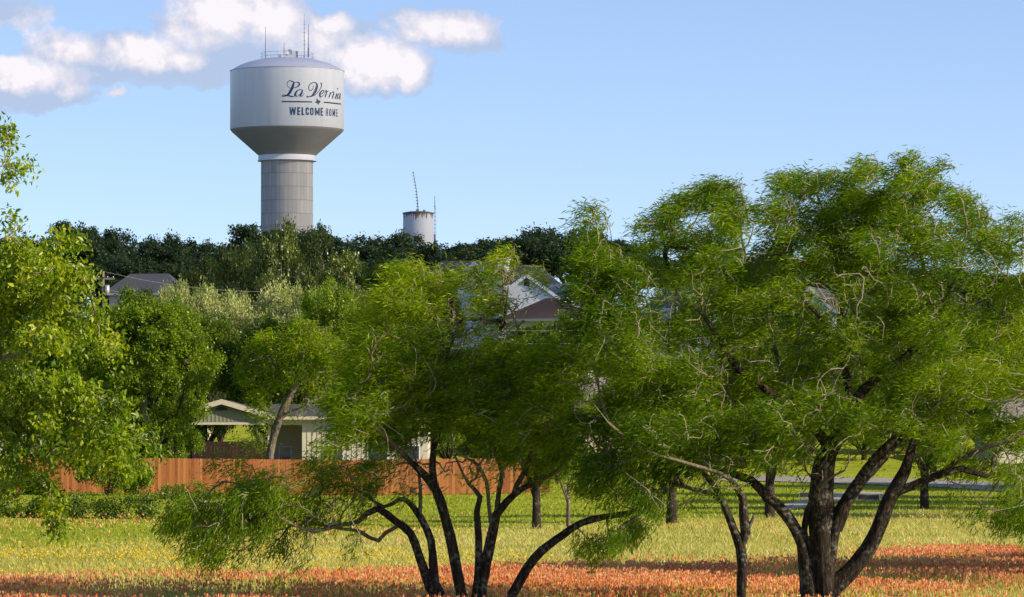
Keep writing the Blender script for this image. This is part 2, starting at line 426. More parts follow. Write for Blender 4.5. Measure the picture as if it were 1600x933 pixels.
A_clumps = [
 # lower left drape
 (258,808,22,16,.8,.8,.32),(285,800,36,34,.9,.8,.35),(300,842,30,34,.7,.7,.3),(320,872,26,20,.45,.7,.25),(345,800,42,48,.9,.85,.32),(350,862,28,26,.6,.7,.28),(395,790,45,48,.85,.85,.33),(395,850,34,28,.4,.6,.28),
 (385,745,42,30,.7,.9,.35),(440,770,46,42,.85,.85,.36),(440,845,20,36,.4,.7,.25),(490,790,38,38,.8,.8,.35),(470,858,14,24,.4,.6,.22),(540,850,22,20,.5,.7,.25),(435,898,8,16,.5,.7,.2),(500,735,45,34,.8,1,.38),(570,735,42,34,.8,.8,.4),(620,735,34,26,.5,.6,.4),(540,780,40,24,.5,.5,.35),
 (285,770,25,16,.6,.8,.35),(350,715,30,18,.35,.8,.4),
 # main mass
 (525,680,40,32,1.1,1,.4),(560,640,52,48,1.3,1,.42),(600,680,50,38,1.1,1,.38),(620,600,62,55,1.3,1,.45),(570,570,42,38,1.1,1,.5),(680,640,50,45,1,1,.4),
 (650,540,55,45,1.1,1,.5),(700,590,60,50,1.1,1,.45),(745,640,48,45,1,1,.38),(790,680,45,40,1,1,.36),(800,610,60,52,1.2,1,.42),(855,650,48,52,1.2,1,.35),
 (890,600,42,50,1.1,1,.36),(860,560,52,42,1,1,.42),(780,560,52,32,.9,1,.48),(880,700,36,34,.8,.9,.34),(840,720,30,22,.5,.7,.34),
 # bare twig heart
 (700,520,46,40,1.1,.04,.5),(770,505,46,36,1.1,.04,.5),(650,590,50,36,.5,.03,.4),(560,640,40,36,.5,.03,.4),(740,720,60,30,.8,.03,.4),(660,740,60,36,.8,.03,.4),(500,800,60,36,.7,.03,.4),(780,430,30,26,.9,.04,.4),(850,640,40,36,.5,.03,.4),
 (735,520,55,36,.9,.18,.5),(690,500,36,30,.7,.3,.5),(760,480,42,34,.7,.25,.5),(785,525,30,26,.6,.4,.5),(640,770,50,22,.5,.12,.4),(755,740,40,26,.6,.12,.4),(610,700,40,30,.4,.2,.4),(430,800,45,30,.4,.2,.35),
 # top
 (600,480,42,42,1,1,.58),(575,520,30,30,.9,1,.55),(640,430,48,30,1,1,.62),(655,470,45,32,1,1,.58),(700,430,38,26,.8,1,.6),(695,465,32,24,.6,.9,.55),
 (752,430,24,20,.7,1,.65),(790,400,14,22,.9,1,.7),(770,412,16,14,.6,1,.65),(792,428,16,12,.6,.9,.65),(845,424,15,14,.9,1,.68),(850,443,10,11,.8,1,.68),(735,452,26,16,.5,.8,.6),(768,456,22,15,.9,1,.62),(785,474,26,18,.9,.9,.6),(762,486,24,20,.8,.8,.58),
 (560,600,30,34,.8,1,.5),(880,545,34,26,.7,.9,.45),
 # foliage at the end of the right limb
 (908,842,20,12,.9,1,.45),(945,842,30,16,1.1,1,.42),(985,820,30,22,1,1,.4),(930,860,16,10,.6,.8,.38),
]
rng = np.random.default_rng(101)
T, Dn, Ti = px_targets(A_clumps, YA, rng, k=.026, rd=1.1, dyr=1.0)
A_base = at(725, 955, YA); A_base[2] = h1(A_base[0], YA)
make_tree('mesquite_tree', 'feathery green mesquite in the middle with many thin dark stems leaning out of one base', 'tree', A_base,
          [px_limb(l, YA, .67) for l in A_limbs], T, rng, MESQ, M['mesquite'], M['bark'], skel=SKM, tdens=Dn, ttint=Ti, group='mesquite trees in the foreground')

# --- tree B : slim forked trunk, foliage to its left
YB = 70.2
B_limbs = [
 [(1159,950,11),(1159,932,10),(1160,889,10),(1157,855,11),(1146,826,8),(1130,786,7),(1118,763,6),(1100,740,5,.3),(1075,700,4,.6),(1050,650,3.4,.8),(1030,590,2.8,.9),(1000,530,2.2,.9)],
 [(1157,855,9),(1166,832,11),(1162,806,10),(1161,780,8),(1154,767,7),(1140,748,5,-.2),(1110,735,4,-.5),(1060,720,3.4,-.8),(1000,700,3,-1),(950,660,2.4,-1)],
 [(1166,830,5),(1175,815,4),(1178,806,3)],
 [(1130,786,5),(1105,768,5),(1085,765,4.5),(1050,757,4,.2),(1030,778,4,.3),(1005,798,4,.3),(985,815,3,.3)],
 [(950,660,3),(935,600,3),(925,520,2.6),(930,440,2.2),(935,370,1.6),(925,325,1)],
]
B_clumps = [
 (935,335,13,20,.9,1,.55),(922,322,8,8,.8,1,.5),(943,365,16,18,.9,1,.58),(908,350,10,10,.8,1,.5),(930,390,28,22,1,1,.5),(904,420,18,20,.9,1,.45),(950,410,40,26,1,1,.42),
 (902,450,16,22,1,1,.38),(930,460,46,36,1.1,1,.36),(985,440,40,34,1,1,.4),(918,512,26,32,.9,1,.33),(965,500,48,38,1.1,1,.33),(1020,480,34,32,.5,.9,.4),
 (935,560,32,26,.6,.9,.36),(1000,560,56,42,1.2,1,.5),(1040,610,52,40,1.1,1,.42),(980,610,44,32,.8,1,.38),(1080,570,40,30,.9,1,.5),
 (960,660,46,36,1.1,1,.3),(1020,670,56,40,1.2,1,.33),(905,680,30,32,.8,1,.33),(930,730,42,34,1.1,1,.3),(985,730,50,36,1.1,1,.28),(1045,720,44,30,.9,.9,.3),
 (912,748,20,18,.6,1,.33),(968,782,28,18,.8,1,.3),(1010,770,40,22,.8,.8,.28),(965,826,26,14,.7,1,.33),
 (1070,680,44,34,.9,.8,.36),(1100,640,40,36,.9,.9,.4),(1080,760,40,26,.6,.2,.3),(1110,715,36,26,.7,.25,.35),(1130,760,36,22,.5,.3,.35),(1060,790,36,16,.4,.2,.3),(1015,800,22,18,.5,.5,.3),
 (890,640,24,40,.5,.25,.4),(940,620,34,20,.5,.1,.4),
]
rng = np.random.default_rng(102)
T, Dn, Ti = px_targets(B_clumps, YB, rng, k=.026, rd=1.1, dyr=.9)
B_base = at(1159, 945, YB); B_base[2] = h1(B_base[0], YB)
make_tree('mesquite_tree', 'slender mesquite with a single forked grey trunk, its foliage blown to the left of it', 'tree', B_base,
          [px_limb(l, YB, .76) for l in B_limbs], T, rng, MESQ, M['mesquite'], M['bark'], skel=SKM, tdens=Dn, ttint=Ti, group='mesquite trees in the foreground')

# --- tree C : the big one
YC = 72.0
C_limbs = [
 [(1293,985,42),(1291,955,34),(1289,925,28),(1287,898,26),(1284,835,25.5),(1283,776,25.5),(1286,730,23),(1299,696,18),(1322,664,14),(1340,620,11,.3),(1370,590,9,.5),(1402,566,9,.7),(1428,545,8,.8),(1440,508,6.5,.9),(1450,460,5,.9),(1440,400,4,.9),(1430,340,3,.8),(1425,280,2,.7)],
 [(1280,990,30),(1272,955,24),(1266,925,21),(1262,890,17),(1254,850,13),(1245,830,12),(1225,801,11),(1212,786,10.5),(1198,778,10),(1190,767,10),(1172,750,9),(1148,742,8),(1113,735,6,-.2),(1085,727,5,-.4),(1060,735,4,-.6),(1030,745,3,-.8)],
 [(1148,740,6.5),(1140,722,6),(1147,700,5.5),(1141,676,5,.1),(1120,655,4,.3),(1090,640,3.4,.4),(1060,600,3,.6)],
 [(1260,845,6),(1257,830,7),(1262,800,7),(1272,775,5.5),(1285,755,4,-.4),(1300,745,3,-.6),(1320,735,2,-.7)],
 [(1281,895,13),(1270,870,12),(1262,845,9),(1261,838,7)],
 [(1296,880,14),(1300,845,14),(1307,815,14.5),(1316,795,14),(1340,759,13),(1369,725,12.5),(1398,690,11),(1416,674,9),(1432,655,7),(1445,630,5,.3),(1470,600,4,.6),(1500,540,3,.8),(1510,460,2.2,.8)],
 [(1310,830,9),(1318,808,10),(1330,775,9.5),(1352,735,9),(1378,704,8,-.2),(1400,680,6,-.3),(1380,670,4,-.5),(1350,655,4,-.6),(1315,645,3.4,-.8),(1280,640,2.6,-1)],
 [(1300,985,30),(1296,950,27),(1300,922,22),(1326,897,18),(1356,860,16.5),(1373,826,15.5),(1386,788,15),(1402,759,14),(1414,735,12),(1423,705,9),(1430,680,6,.2),(1445,650,5,.4),(1480,610,4,.6),(1540,560,3,.8),(1570,480,2.2,.8),(1575,400,1.6,.7)],
 [(1402,769,9),(1425,760,9),(1440,753,8.5),(1470,742,8),(1503,733,7),(1545,745,5.5),(1575,738,4.5),(1600,750,4),(1640,770,3)],
 [(1470,742,6),(1500,718,5,-.3),(1540,700,4.5,-.5),(1590,680,4,-.6),(1640,650,3,-.6)],
 [(1297,700,13),(1275,672,10,-.3),(1245,642,9,-.5),(1213,622,8.5,-.6),(1185,600,8,-.6),(1155,580,7,-.5),(1125,535,5.5,-.4),(1100,495,4.5,-.3),(1060,455,3.5,-.2),(1030,420,2.5)],
 [(1155,580,5),(1120,570,4),(1080,555,3.4),(1040,540,2.4)],
 [(1330,640,8),(1325,600,8,.5),(1316,550,7.5,.7),(1313,500,7,.9),(1314,450,5.5,1),(1305,400,4,1),(1290,340,3,1),(1270,290,2,1)],
 [(1245,642,5),(1215,560,4.5,.8),(1200,500,4,1),(1175,440,3.2,1.1),(1160,380,2.4,1),(1150,320,1.6,.8)],
 [(1316,540,5),(1285,500,4.5,.4),(1250,460,4,.2),(1220,400,3,.1),(1215,340,2)],
 [(1440,508,5),(1475,470,4,.6),(1500,420,3,.4),(1510,360,2,.3)],
 [(1440,520,4),(1385,470,4,.6),(1365,400,3,.5),(1370,320,2,.4)],
]
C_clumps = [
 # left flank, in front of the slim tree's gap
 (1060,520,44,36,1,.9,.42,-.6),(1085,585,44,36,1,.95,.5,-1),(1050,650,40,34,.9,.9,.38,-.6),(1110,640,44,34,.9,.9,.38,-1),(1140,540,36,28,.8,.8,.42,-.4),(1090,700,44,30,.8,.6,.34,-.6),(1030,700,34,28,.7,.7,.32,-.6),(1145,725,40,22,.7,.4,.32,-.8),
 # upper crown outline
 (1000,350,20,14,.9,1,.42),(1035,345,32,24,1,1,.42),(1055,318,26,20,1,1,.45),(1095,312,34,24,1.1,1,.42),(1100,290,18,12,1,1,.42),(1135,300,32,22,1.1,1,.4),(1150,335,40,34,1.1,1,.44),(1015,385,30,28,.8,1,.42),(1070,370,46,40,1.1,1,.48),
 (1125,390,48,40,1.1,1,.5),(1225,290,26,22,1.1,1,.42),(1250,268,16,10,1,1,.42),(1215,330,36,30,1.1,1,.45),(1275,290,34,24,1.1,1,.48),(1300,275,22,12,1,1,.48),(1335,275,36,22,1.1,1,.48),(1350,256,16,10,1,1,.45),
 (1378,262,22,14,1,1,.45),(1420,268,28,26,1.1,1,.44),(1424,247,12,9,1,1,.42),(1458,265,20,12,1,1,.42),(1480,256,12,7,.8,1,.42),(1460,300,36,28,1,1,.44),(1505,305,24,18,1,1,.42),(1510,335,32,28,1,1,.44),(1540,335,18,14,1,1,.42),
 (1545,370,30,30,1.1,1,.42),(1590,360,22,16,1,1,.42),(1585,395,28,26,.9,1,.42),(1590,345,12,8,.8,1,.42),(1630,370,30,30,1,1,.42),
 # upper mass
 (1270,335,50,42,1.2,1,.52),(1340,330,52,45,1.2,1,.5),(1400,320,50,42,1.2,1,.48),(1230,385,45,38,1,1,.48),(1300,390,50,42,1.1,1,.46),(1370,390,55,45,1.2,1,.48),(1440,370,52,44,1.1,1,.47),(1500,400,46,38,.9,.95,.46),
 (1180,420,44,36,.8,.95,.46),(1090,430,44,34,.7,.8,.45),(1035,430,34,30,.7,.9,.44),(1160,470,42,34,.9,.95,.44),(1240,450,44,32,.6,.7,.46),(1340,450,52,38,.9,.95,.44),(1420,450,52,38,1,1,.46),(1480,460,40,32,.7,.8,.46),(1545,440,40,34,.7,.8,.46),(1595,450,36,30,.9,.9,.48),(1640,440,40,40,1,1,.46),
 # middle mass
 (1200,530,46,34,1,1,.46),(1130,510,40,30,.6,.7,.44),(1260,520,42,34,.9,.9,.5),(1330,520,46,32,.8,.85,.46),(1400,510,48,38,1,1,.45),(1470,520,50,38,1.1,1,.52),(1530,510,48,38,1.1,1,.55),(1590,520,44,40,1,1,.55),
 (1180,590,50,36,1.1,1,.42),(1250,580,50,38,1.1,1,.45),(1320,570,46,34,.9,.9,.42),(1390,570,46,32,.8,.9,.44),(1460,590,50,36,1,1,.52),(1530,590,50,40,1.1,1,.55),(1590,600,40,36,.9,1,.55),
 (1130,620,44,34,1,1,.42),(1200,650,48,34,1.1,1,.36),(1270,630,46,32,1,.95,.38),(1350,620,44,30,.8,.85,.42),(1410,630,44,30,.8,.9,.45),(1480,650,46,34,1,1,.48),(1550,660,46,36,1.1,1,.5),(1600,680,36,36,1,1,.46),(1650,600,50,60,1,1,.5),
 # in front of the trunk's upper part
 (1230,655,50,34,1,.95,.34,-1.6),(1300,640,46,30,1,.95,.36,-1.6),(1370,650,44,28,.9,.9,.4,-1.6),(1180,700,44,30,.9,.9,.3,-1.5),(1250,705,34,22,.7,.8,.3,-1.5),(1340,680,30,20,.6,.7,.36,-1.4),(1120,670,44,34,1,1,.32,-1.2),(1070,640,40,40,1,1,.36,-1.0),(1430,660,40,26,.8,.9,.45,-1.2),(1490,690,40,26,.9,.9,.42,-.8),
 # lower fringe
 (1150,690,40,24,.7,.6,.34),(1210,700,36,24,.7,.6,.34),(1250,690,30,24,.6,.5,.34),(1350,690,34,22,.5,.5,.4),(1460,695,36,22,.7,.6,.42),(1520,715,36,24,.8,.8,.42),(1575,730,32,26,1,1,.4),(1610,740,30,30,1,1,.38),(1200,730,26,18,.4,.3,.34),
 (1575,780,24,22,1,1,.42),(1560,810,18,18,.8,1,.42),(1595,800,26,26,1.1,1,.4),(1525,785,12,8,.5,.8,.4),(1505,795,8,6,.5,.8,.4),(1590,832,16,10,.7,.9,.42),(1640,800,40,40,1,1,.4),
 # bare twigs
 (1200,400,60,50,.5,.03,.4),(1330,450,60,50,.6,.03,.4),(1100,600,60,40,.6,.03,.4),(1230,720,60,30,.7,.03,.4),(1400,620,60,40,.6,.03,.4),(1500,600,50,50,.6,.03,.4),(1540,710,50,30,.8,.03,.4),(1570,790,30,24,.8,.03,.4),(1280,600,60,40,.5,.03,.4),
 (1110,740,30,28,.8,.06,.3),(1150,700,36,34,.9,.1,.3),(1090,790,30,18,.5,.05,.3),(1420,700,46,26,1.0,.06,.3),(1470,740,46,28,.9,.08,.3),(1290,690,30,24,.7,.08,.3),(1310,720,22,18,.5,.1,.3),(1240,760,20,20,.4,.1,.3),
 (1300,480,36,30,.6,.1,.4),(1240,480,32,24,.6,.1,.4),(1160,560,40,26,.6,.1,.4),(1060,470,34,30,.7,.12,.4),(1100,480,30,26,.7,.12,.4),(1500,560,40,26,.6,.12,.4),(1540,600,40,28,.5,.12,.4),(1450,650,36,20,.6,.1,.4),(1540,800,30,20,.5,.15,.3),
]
rng = np.random.default_rng(103)
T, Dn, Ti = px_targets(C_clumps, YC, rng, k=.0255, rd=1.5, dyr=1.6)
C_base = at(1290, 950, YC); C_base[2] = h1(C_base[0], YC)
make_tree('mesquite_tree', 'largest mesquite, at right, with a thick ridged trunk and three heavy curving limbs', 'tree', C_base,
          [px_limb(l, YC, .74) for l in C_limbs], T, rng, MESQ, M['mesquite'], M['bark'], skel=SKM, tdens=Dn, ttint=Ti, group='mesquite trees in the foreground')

# --- tree L : broad leaved branches reaching in from the left
YL = 56.0
L_limbs = [
 [(-230,1150,34),(-225,950,30),(-215,800,27),(-190,690,23),(-140,620,18),(-80,575,12,.2),(-20,565,8,.3),(45,548,6,.3),(75,508,3.4,.4),(100,480,2,.4)],
 [(45,548,4),(70,500,3.2),(110,492,3,-.2),(150,505,2,-.3)],
 [(-215,800,14),(-150,740,9,-.3),(-80,690,6,-.3),(-10,664,4,-.2),(60,640,2.6,0),(120,650,1.8,.2),(180,690,1.2,.2)],
 [(-80,575,8),(-30,500,7,.5),(20,470,5,.8),(80,480,3.6,.9),(140,500,2.4,1)],
 [(-140,620,11),(-110,500,9,-.3),(-80,400,7,-.4),(-50,320,4,-.4),(-20,270,2.4,-.4),(20,255,1.2,-.3)],
 [(-10,664,3,-.2),(30,690,2,-.2),(60,740,1.4,-.2),(85,790,1,-.2)],
 [(-80,400,4),(-40,390,3),(10,370,2),(40,350,1.2)],
]
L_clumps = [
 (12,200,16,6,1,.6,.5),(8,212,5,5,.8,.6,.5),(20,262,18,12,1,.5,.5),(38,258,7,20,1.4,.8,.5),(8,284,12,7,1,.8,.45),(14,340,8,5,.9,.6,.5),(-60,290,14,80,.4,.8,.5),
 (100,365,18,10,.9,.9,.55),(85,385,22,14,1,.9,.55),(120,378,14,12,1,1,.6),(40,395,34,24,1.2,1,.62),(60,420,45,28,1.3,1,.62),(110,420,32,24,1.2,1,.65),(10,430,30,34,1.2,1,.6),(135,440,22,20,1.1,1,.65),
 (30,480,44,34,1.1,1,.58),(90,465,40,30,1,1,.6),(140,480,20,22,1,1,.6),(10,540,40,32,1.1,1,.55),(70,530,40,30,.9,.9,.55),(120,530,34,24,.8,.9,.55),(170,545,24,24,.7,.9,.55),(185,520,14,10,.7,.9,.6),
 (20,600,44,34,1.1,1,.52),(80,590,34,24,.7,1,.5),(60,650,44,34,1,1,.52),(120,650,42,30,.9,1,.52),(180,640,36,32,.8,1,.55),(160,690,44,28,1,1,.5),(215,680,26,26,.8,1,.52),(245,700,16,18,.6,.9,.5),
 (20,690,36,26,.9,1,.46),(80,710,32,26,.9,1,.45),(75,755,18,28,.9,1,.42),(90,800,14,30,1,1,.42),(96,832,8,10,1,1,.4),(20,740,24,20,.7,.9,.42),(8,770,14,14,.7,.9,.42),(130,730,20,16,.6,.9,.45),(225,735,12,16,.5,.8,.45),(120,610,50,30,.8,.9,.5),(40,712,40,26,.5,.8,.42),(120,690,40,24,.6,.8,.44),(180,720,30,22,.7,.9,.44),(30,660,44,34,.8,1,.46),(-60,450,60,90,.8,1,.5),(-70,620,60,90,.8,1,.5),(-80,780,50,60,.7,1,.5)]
rng = np.random.default_rng(104)
T, Dn, Ti = px_targets(L_clumps, YL, rng, k=.0155, rd=.8, dyr=.9, sx=0)
L_base = at(-230, 1000, YL); L_base[2] = h1(L_base[0], YL)
make_tree('hackberry_tree', 'nearest tree, yellow-green drooping leaves reaching in from the left edge', 'tree', L_base,
          [px_limb(l, YL, .6) for l in L_limbs], T, rng,
          dict(per=60, spread=.09, wind=(-.1, -.1, -.45), L=.085, Wd=.038, dirjit=.7, start=0, tiptint=.3, flat=.5, fold=True, drift=.1),
          M['hackberry'], M['bark_pale'], skel=dict(SKM, step=.13, tip_r=.005, thin_at=.06), tdens=Dn, ttint=Ti)

# ------------------------------------------------------------------ generic trees (prototypes, metres, origin at the foot)
def crown_tree(seed, Ht, Rc, zb, nclump, tper, rcl, trunk_r, lean=0.0, nl=6, flatten=1.0, upper=.0):
    rng = np.random.default_rng(seed)
    cz = (Ht + zb) / 2; rz = (Ht - zb) / 2
    top = np.array([lean * Ht * .5, 0, zb + rz * .5])
    limbs = []
    main = np.array([[0, 0, -.4], [lean * .3, .03, zb * .5], [lean * .9, 0, zb * .95], top * [.8, 1, 1] + [0, .1, 0], [top[0] + rng.uniform(-.3, .3), rng.uniform(-.3, .3), Ht * .86]])
    limbs.append((main, np.array([trunk_r * 1.25, trunk_r, trunk_r * .85, trunk_r * .5, trunk_r * .12])))
    for k in range(nl):
        a = k * 2 * math.pi / nl + rng.uniform(-.4, .4); rr = Rc * rng.uniform(.5, .8); z0 = zb * rng.uniform(.6, 1.1)
        e = np.array([lean * Ht * .4 + rr * math.cos(a), rr * math.sin(a), cz + rz * rng.uniform(-.3, .5)])
        s = np.array([lean * z0 * .5, 0, z0]); m = (s + e) / 2 + rng.normal(0, .3, 3) + [0, 0, .3]
        limbs.append((np.array([s, m, e]), np.array([trunk_r * .55, trunk_r * .35, trunk_r * .1])))
    T, Ti = [], []
    for k in range(nclump):
        u = unit(rng.normal(0, 1, 3)); u[2] = abs(u[2]) * 1.0 if rng.random() < .65 else u[2]
        c = np.array([lean * Ht * .45, 0, cz]) + u * np.array([Rc, Rc, rz * flatten]) * rng.uniform(.5, .95)
        r = rcl * rng.uniform(.7, 1.3); n = max(4, int(tper * (r / rcl) ** 2)); ct = .45 + rng.normal(0, .12)
        v = unit(rng.normal(0, 1, (n, 3))) * rng.random((n, 1)) ** .4 * r * np.array([1, 1, .75])
        T.append(c + v); Ti += [ct] * n
    return limbs, np.vstack(T), np.array(Ti), rng

def proto(name, label, cat, seed, Ht, Rc, zb, ncl, tper, rcl, tr, leafm, barkm, per, spread, L, Wd, wind=(0, 0, -.15), dirjit=.9, lean=0., nl=6, drift=.1, flat=.6, step=.4, tip_r=.012, group=None):
    limbs, T, Ti, rng = crown_tree(seed, Ht, Rc, zb, ncl, tper, rcl, tr, lean, nl)
    return make_tree(name, label, cat, (0, 0, 0), limbs, T, rng,
        dict(per=per, spread=spread, wind=wind, L=L, Wd=Wd, dirjit=dirjit, start=.2, tiptint=.15, flat=flat, drift=drift),
        leafm, barkm, skel=dict(step=step, tip_r=tip_r, up=.1, wig=.12, sides=(8, 3), rough=.08, thin_at=.03), ttint=Ti, group=group)

used = set()
def place(pr, x, y, top_z=None, Ht=10., width=None, W0=None, rz=None, label=None, group=None, sink=.1):
    """first use moves the prototype itself"""
    z = h1(x, y) - sink
    s = 1.0 if top_z is None else max(.25, (top_z - z) / Ht)
    sx = s if width is None else width / W0
    rz = random.uniform(0, 6.28) if rz is None else rz
    if pr.name not in used:
        used.add(pr.name); pr.location = (x, y, z); pr.rotation_euler = (0, 0, rz); pr.scale = (sx, sx, s)
        if label: pr['label'] = label
        if group: pr['group'] = group
        return pr
    return copy_tree(pr, (x, y, z), rz, (sx, sx, s), label, group)
def place_px(pr, px, pytop, Y, Ht, W0, wpx=None, **kw):
    p = at(px, pytop, Y)
    return place(pr, p[0], Y, p[2], Ht, None if wpx is None else wpx / PXM(Y), W0, **kw)

# dark live oaks along the ridge
oaks = [proto('live_oak', 'dark live oak', 'tree', 200 + i, 10, 5.2, 2.2 + .5 * (i % 2), 34, 15, 1.25, .32, M['oak'], M['bark'], 24, .26, .34, .22, nl=7) for i in range(4)]
OAKG = 'dark live oaks along the far ridge'
# skyline height (photo pixels) along x
SKX = [-260, 0, 60, 110, 150, 200, 260, 300, 335, 370, 400, 450, 500, 550, 565, 600, 640, 660, 700, 735, 790, 830, 860, 890, 925, 970, 1010, 1100, 1200, 1320, 1450, 1600, 1850]
SKYP = [372, 366, 362, 350, 347, 355, 361, 372, 374, 366, 352, 352, 350, 353, 370, 362, 364, 392, 384, 372, 358, 345, 362, 348, 352, 372, 384, 396, 398, 400, 410, 428, 430]
ordn = ['first', 'second', 'third', 'fourth', 'fifth', 'sixth', 'seventh', 'eighth', 'ninth', 'tenth', 'eleventh', 'twelfth', 'thirteenth', 'fourteenth', 'fifteenth', 'sixteenth', 'seventeenth', 'eighteenth', 'nineteenth', 'twentieth', 'twenty-first', 'twenty-second', 'twenty-third', 'twenty-fourth', 'twenty-fifth', 'twenty-sixth', 'twenty-seventh', 'twenty-eighth']
k = 0
for row, (Yr, dx, off) in enumerate([(505, 74, 0), (462, 82, 26), (415, 92, 66)]):
    px = -190 + off; j = 0
    while px < 1760:
        pxx = px + random.uniform(-12, 12); yy = float(np.interp(pxx, SKX, SKYP)) + [0, 14, 44][row] + random.uniform(-2, 7)
        if row == 2 and 690 < pxx < 1160: px += dx; continue      # the white houses stand here
        if row == 1 and 625 < pxx < 700: yy += 14
        rowname = ['the skyline row', 'the row below the skyline', 'the lowest row'][row]
        place_px(oaks[k % 4], pxx, yy, Yr + random.uniform(-12, 12), 10.2, 11.0, wpx=random.uniform(128, 165) * 480 / Yr,
                 label=f'dark ridge oak, {ordn[j]} from the left in {rowname}', group=OAKG)
        px += dx; j += 1; k += 1

# prototypes of the nearer kinds
olive = proto('hillside_tree', 'olive tree', 'tree', 310, 10, 4.2, 2.0, 34, 15, 1.0, .28, M['olive'], M['bark_pale'], 26, .22, .24, .13, nl=7, wind=(-.2, 0, .3))
olive2 = proto('hillside_tree', 'olive tree', 'tree', 311, 10, 3.4, 1.6, 26, 15, .9, .22, M['olive'], M['bark_pale'], 24, .2, .24, .13, nl=9, wind=(-.1, 0, .6))
deep = proto('shade_tree', 'deep green tree', 'tree', 320, 10, 5.2, .9, 70, 18, 1.2, .34, M['deep'], M['bark'], 34, .2, .19, .12, nl=7)
silver = proto('silvery_tree', 'silvery tree', 'tree', 330, 8, 5.2, .6, 90, 18, .8, .2, M['silver'], M['bark_pale'], 30, .15, .17, .075, nl=9, wind=(-.1, 0, .9), dirjit=.6)
elm = proto('elm_tree', 'elm', 'tree', 340, 10, 3.9, .6, 84, 22, .85, .19, M['elm'], M['bark'], 42, .15, .15, .095, nl=8, wind=(-.3, 0, -.3))
blown = proto('windblown_tree', 'blown', 'tree', 350, 10, 3.4, .9, 50, 20, .75, .18, M['fresh'], M['bark'], 40, .14, .17, .07, nl=8, wind=(-.8, 0, .1), dirjit=.5, drift=.4)
pecan = proto('lawn_tree', 'lawn tree', 'tree', 360, 8, 3.6, 2.3, 44, 18, .8, .26, M['deep'], M['bark'], 46, .14, .11, .06, nl=7, wind=(-.5, 0, -.3), step=.3, tip_r=.009)
young = proto('yard_tree', 'young slender tree with feathery leaves', 'tree', 370, 8, 3.0, 2.6, 30, 16, .7, .15, M['mesquite'], M['bark_pale'], 45, .14, .14, .035, nl=7, wind=(-.8, 0, -.2), dirjit=.5, drift=.35, lean=.12, tip_r=.012)

HG = 'trees on the slope below the ridge'
# olive trees in front of the big tower
place_px(olive, 440, 338, 330, 10.2, 8.6, 125, label='olive green tree whose top overlaps the foot of the big tower', group=HG)
place_px(olive2, 500, 350, 334, 10.2, 7.2, 95, label='narrow olive tree with pale upright twigs right of the tower foot', group=HG)
place_px(olive, 380, 372, 338, 10.2, 8.6, 130, label='broad olive tree left below the big tower', group=HG)
place_px(olive, 218, 449, 352, 10.2, 8.6, 120, label='low olive tree in front of the grey roof', group=HG)
place_px(olive2, 330, 402, 366, 10.2, 7.2, 120, label='olive tree right behind the grey roof', group=HG)
place_px(olive2, 540, 392, 326, 10.2, 7.2, 110, label='olive tree with bare twigs below the notch in the skyline', group=HG)
place_px(deep, 600, 402, 340, 10.2, 11.4, 130, label='deep green tree under the old standpipe tank', group=HG)
place_px(deep, 680, 412, 345, 10.2, 11.4, 120, label='deep green tree between the standpipe tank and the white houses', group=HG)
place_px(olive, 60, 430, 352, 10.2, 8.6, 160, label='olive tree behind the nearest yellow-green leaves', group=HG)
place_px(silver, 280, 436, 300, 8.2, 11.2, 120, label='dull grey-green tree beside the grey roof', group=HG)
# silvery, deep, blown etc behind the yards
place_px(silver, 410, 438, 262, 8.2, 9.8, 225, label='broad silvery tree catching the sun above the carport', group=HG)
place_px(silver, 480, 446, 258, 8.2, 9.8, 120, label='small silvery tree close to the tall windblown tree', group=HG)
place_px(silver, 345, 442, 268, 8.2, 9.8, 170, label='silvery tree directly over the carport gable', group=HG)
place_px(silver, 290, 450, 266, 8.2, 9.8, 150, label='shadier silvery tree left of the sunlit one', group=HG)
place_px(deep, 320, 484, 250, 10.2, 10, 200, label='deep green tree right behind the carport', group=HG)
place_px(deep, 440, 486, 249, 10.2, 10, 190, label='deep green tree behind the house wing', group=HG)
place_px(blown, 530, 402, 246, 10.2, 7.4, 150, label='tall green tree with its twigs blown left, centre of the view', rz=0, group=HG)
place_px(blown, 590, 430, 240, 10.2, 7.4, 130, label='second windblown tree, close right of the tall one', rz=.5, group=HG)
place_px(deep, 660, 500, 244, 10.2, 11.4, 180, label='deep green tree behind the right end of the house', group=HG)
place_px(elm, 838, 503, 306, 10.2, 7.6, 130, label='green tree in front of the left half of the brown roof', group=HG)
place_px(deep, 780, 520, 262, 10.2, 11.4, 170, label='deep green tree under the brown roof', group=HG)
place_px(deep, 905, 478, 275, 10.2, 11.4, 130, label='deep green tree right of the brown roof, behind the wires', group=HG)
place_px(deep, 880, 500, 300, 10.2, 10, 105, label='small dark tree in front of the brown roof', group=HG)
place_px(deep, 1010, 560, 258, 10.2, 11.4, 170, label='deep green tree behind the slender mesquite', group=HG)
place_px(olive, 1180, 505, 290, 10.2, 8.6, 170, label='olive tree right of the far blue-white house', group=HG)
place_px(deep, 1300, 520, 280, 10.2, 11.4, 190, label='deep green tree behind the big mesquite trunk', group=HG)
place_px(olive, 1420, 500, 300, 10.2, 8.6, 190, label='olive tree above the dark board fence', group=HG)
place_px(deep, 1540, 520, 282, 10.2, 11.4, 170, label='deep green tree at the right edge of the slope', group=HG)
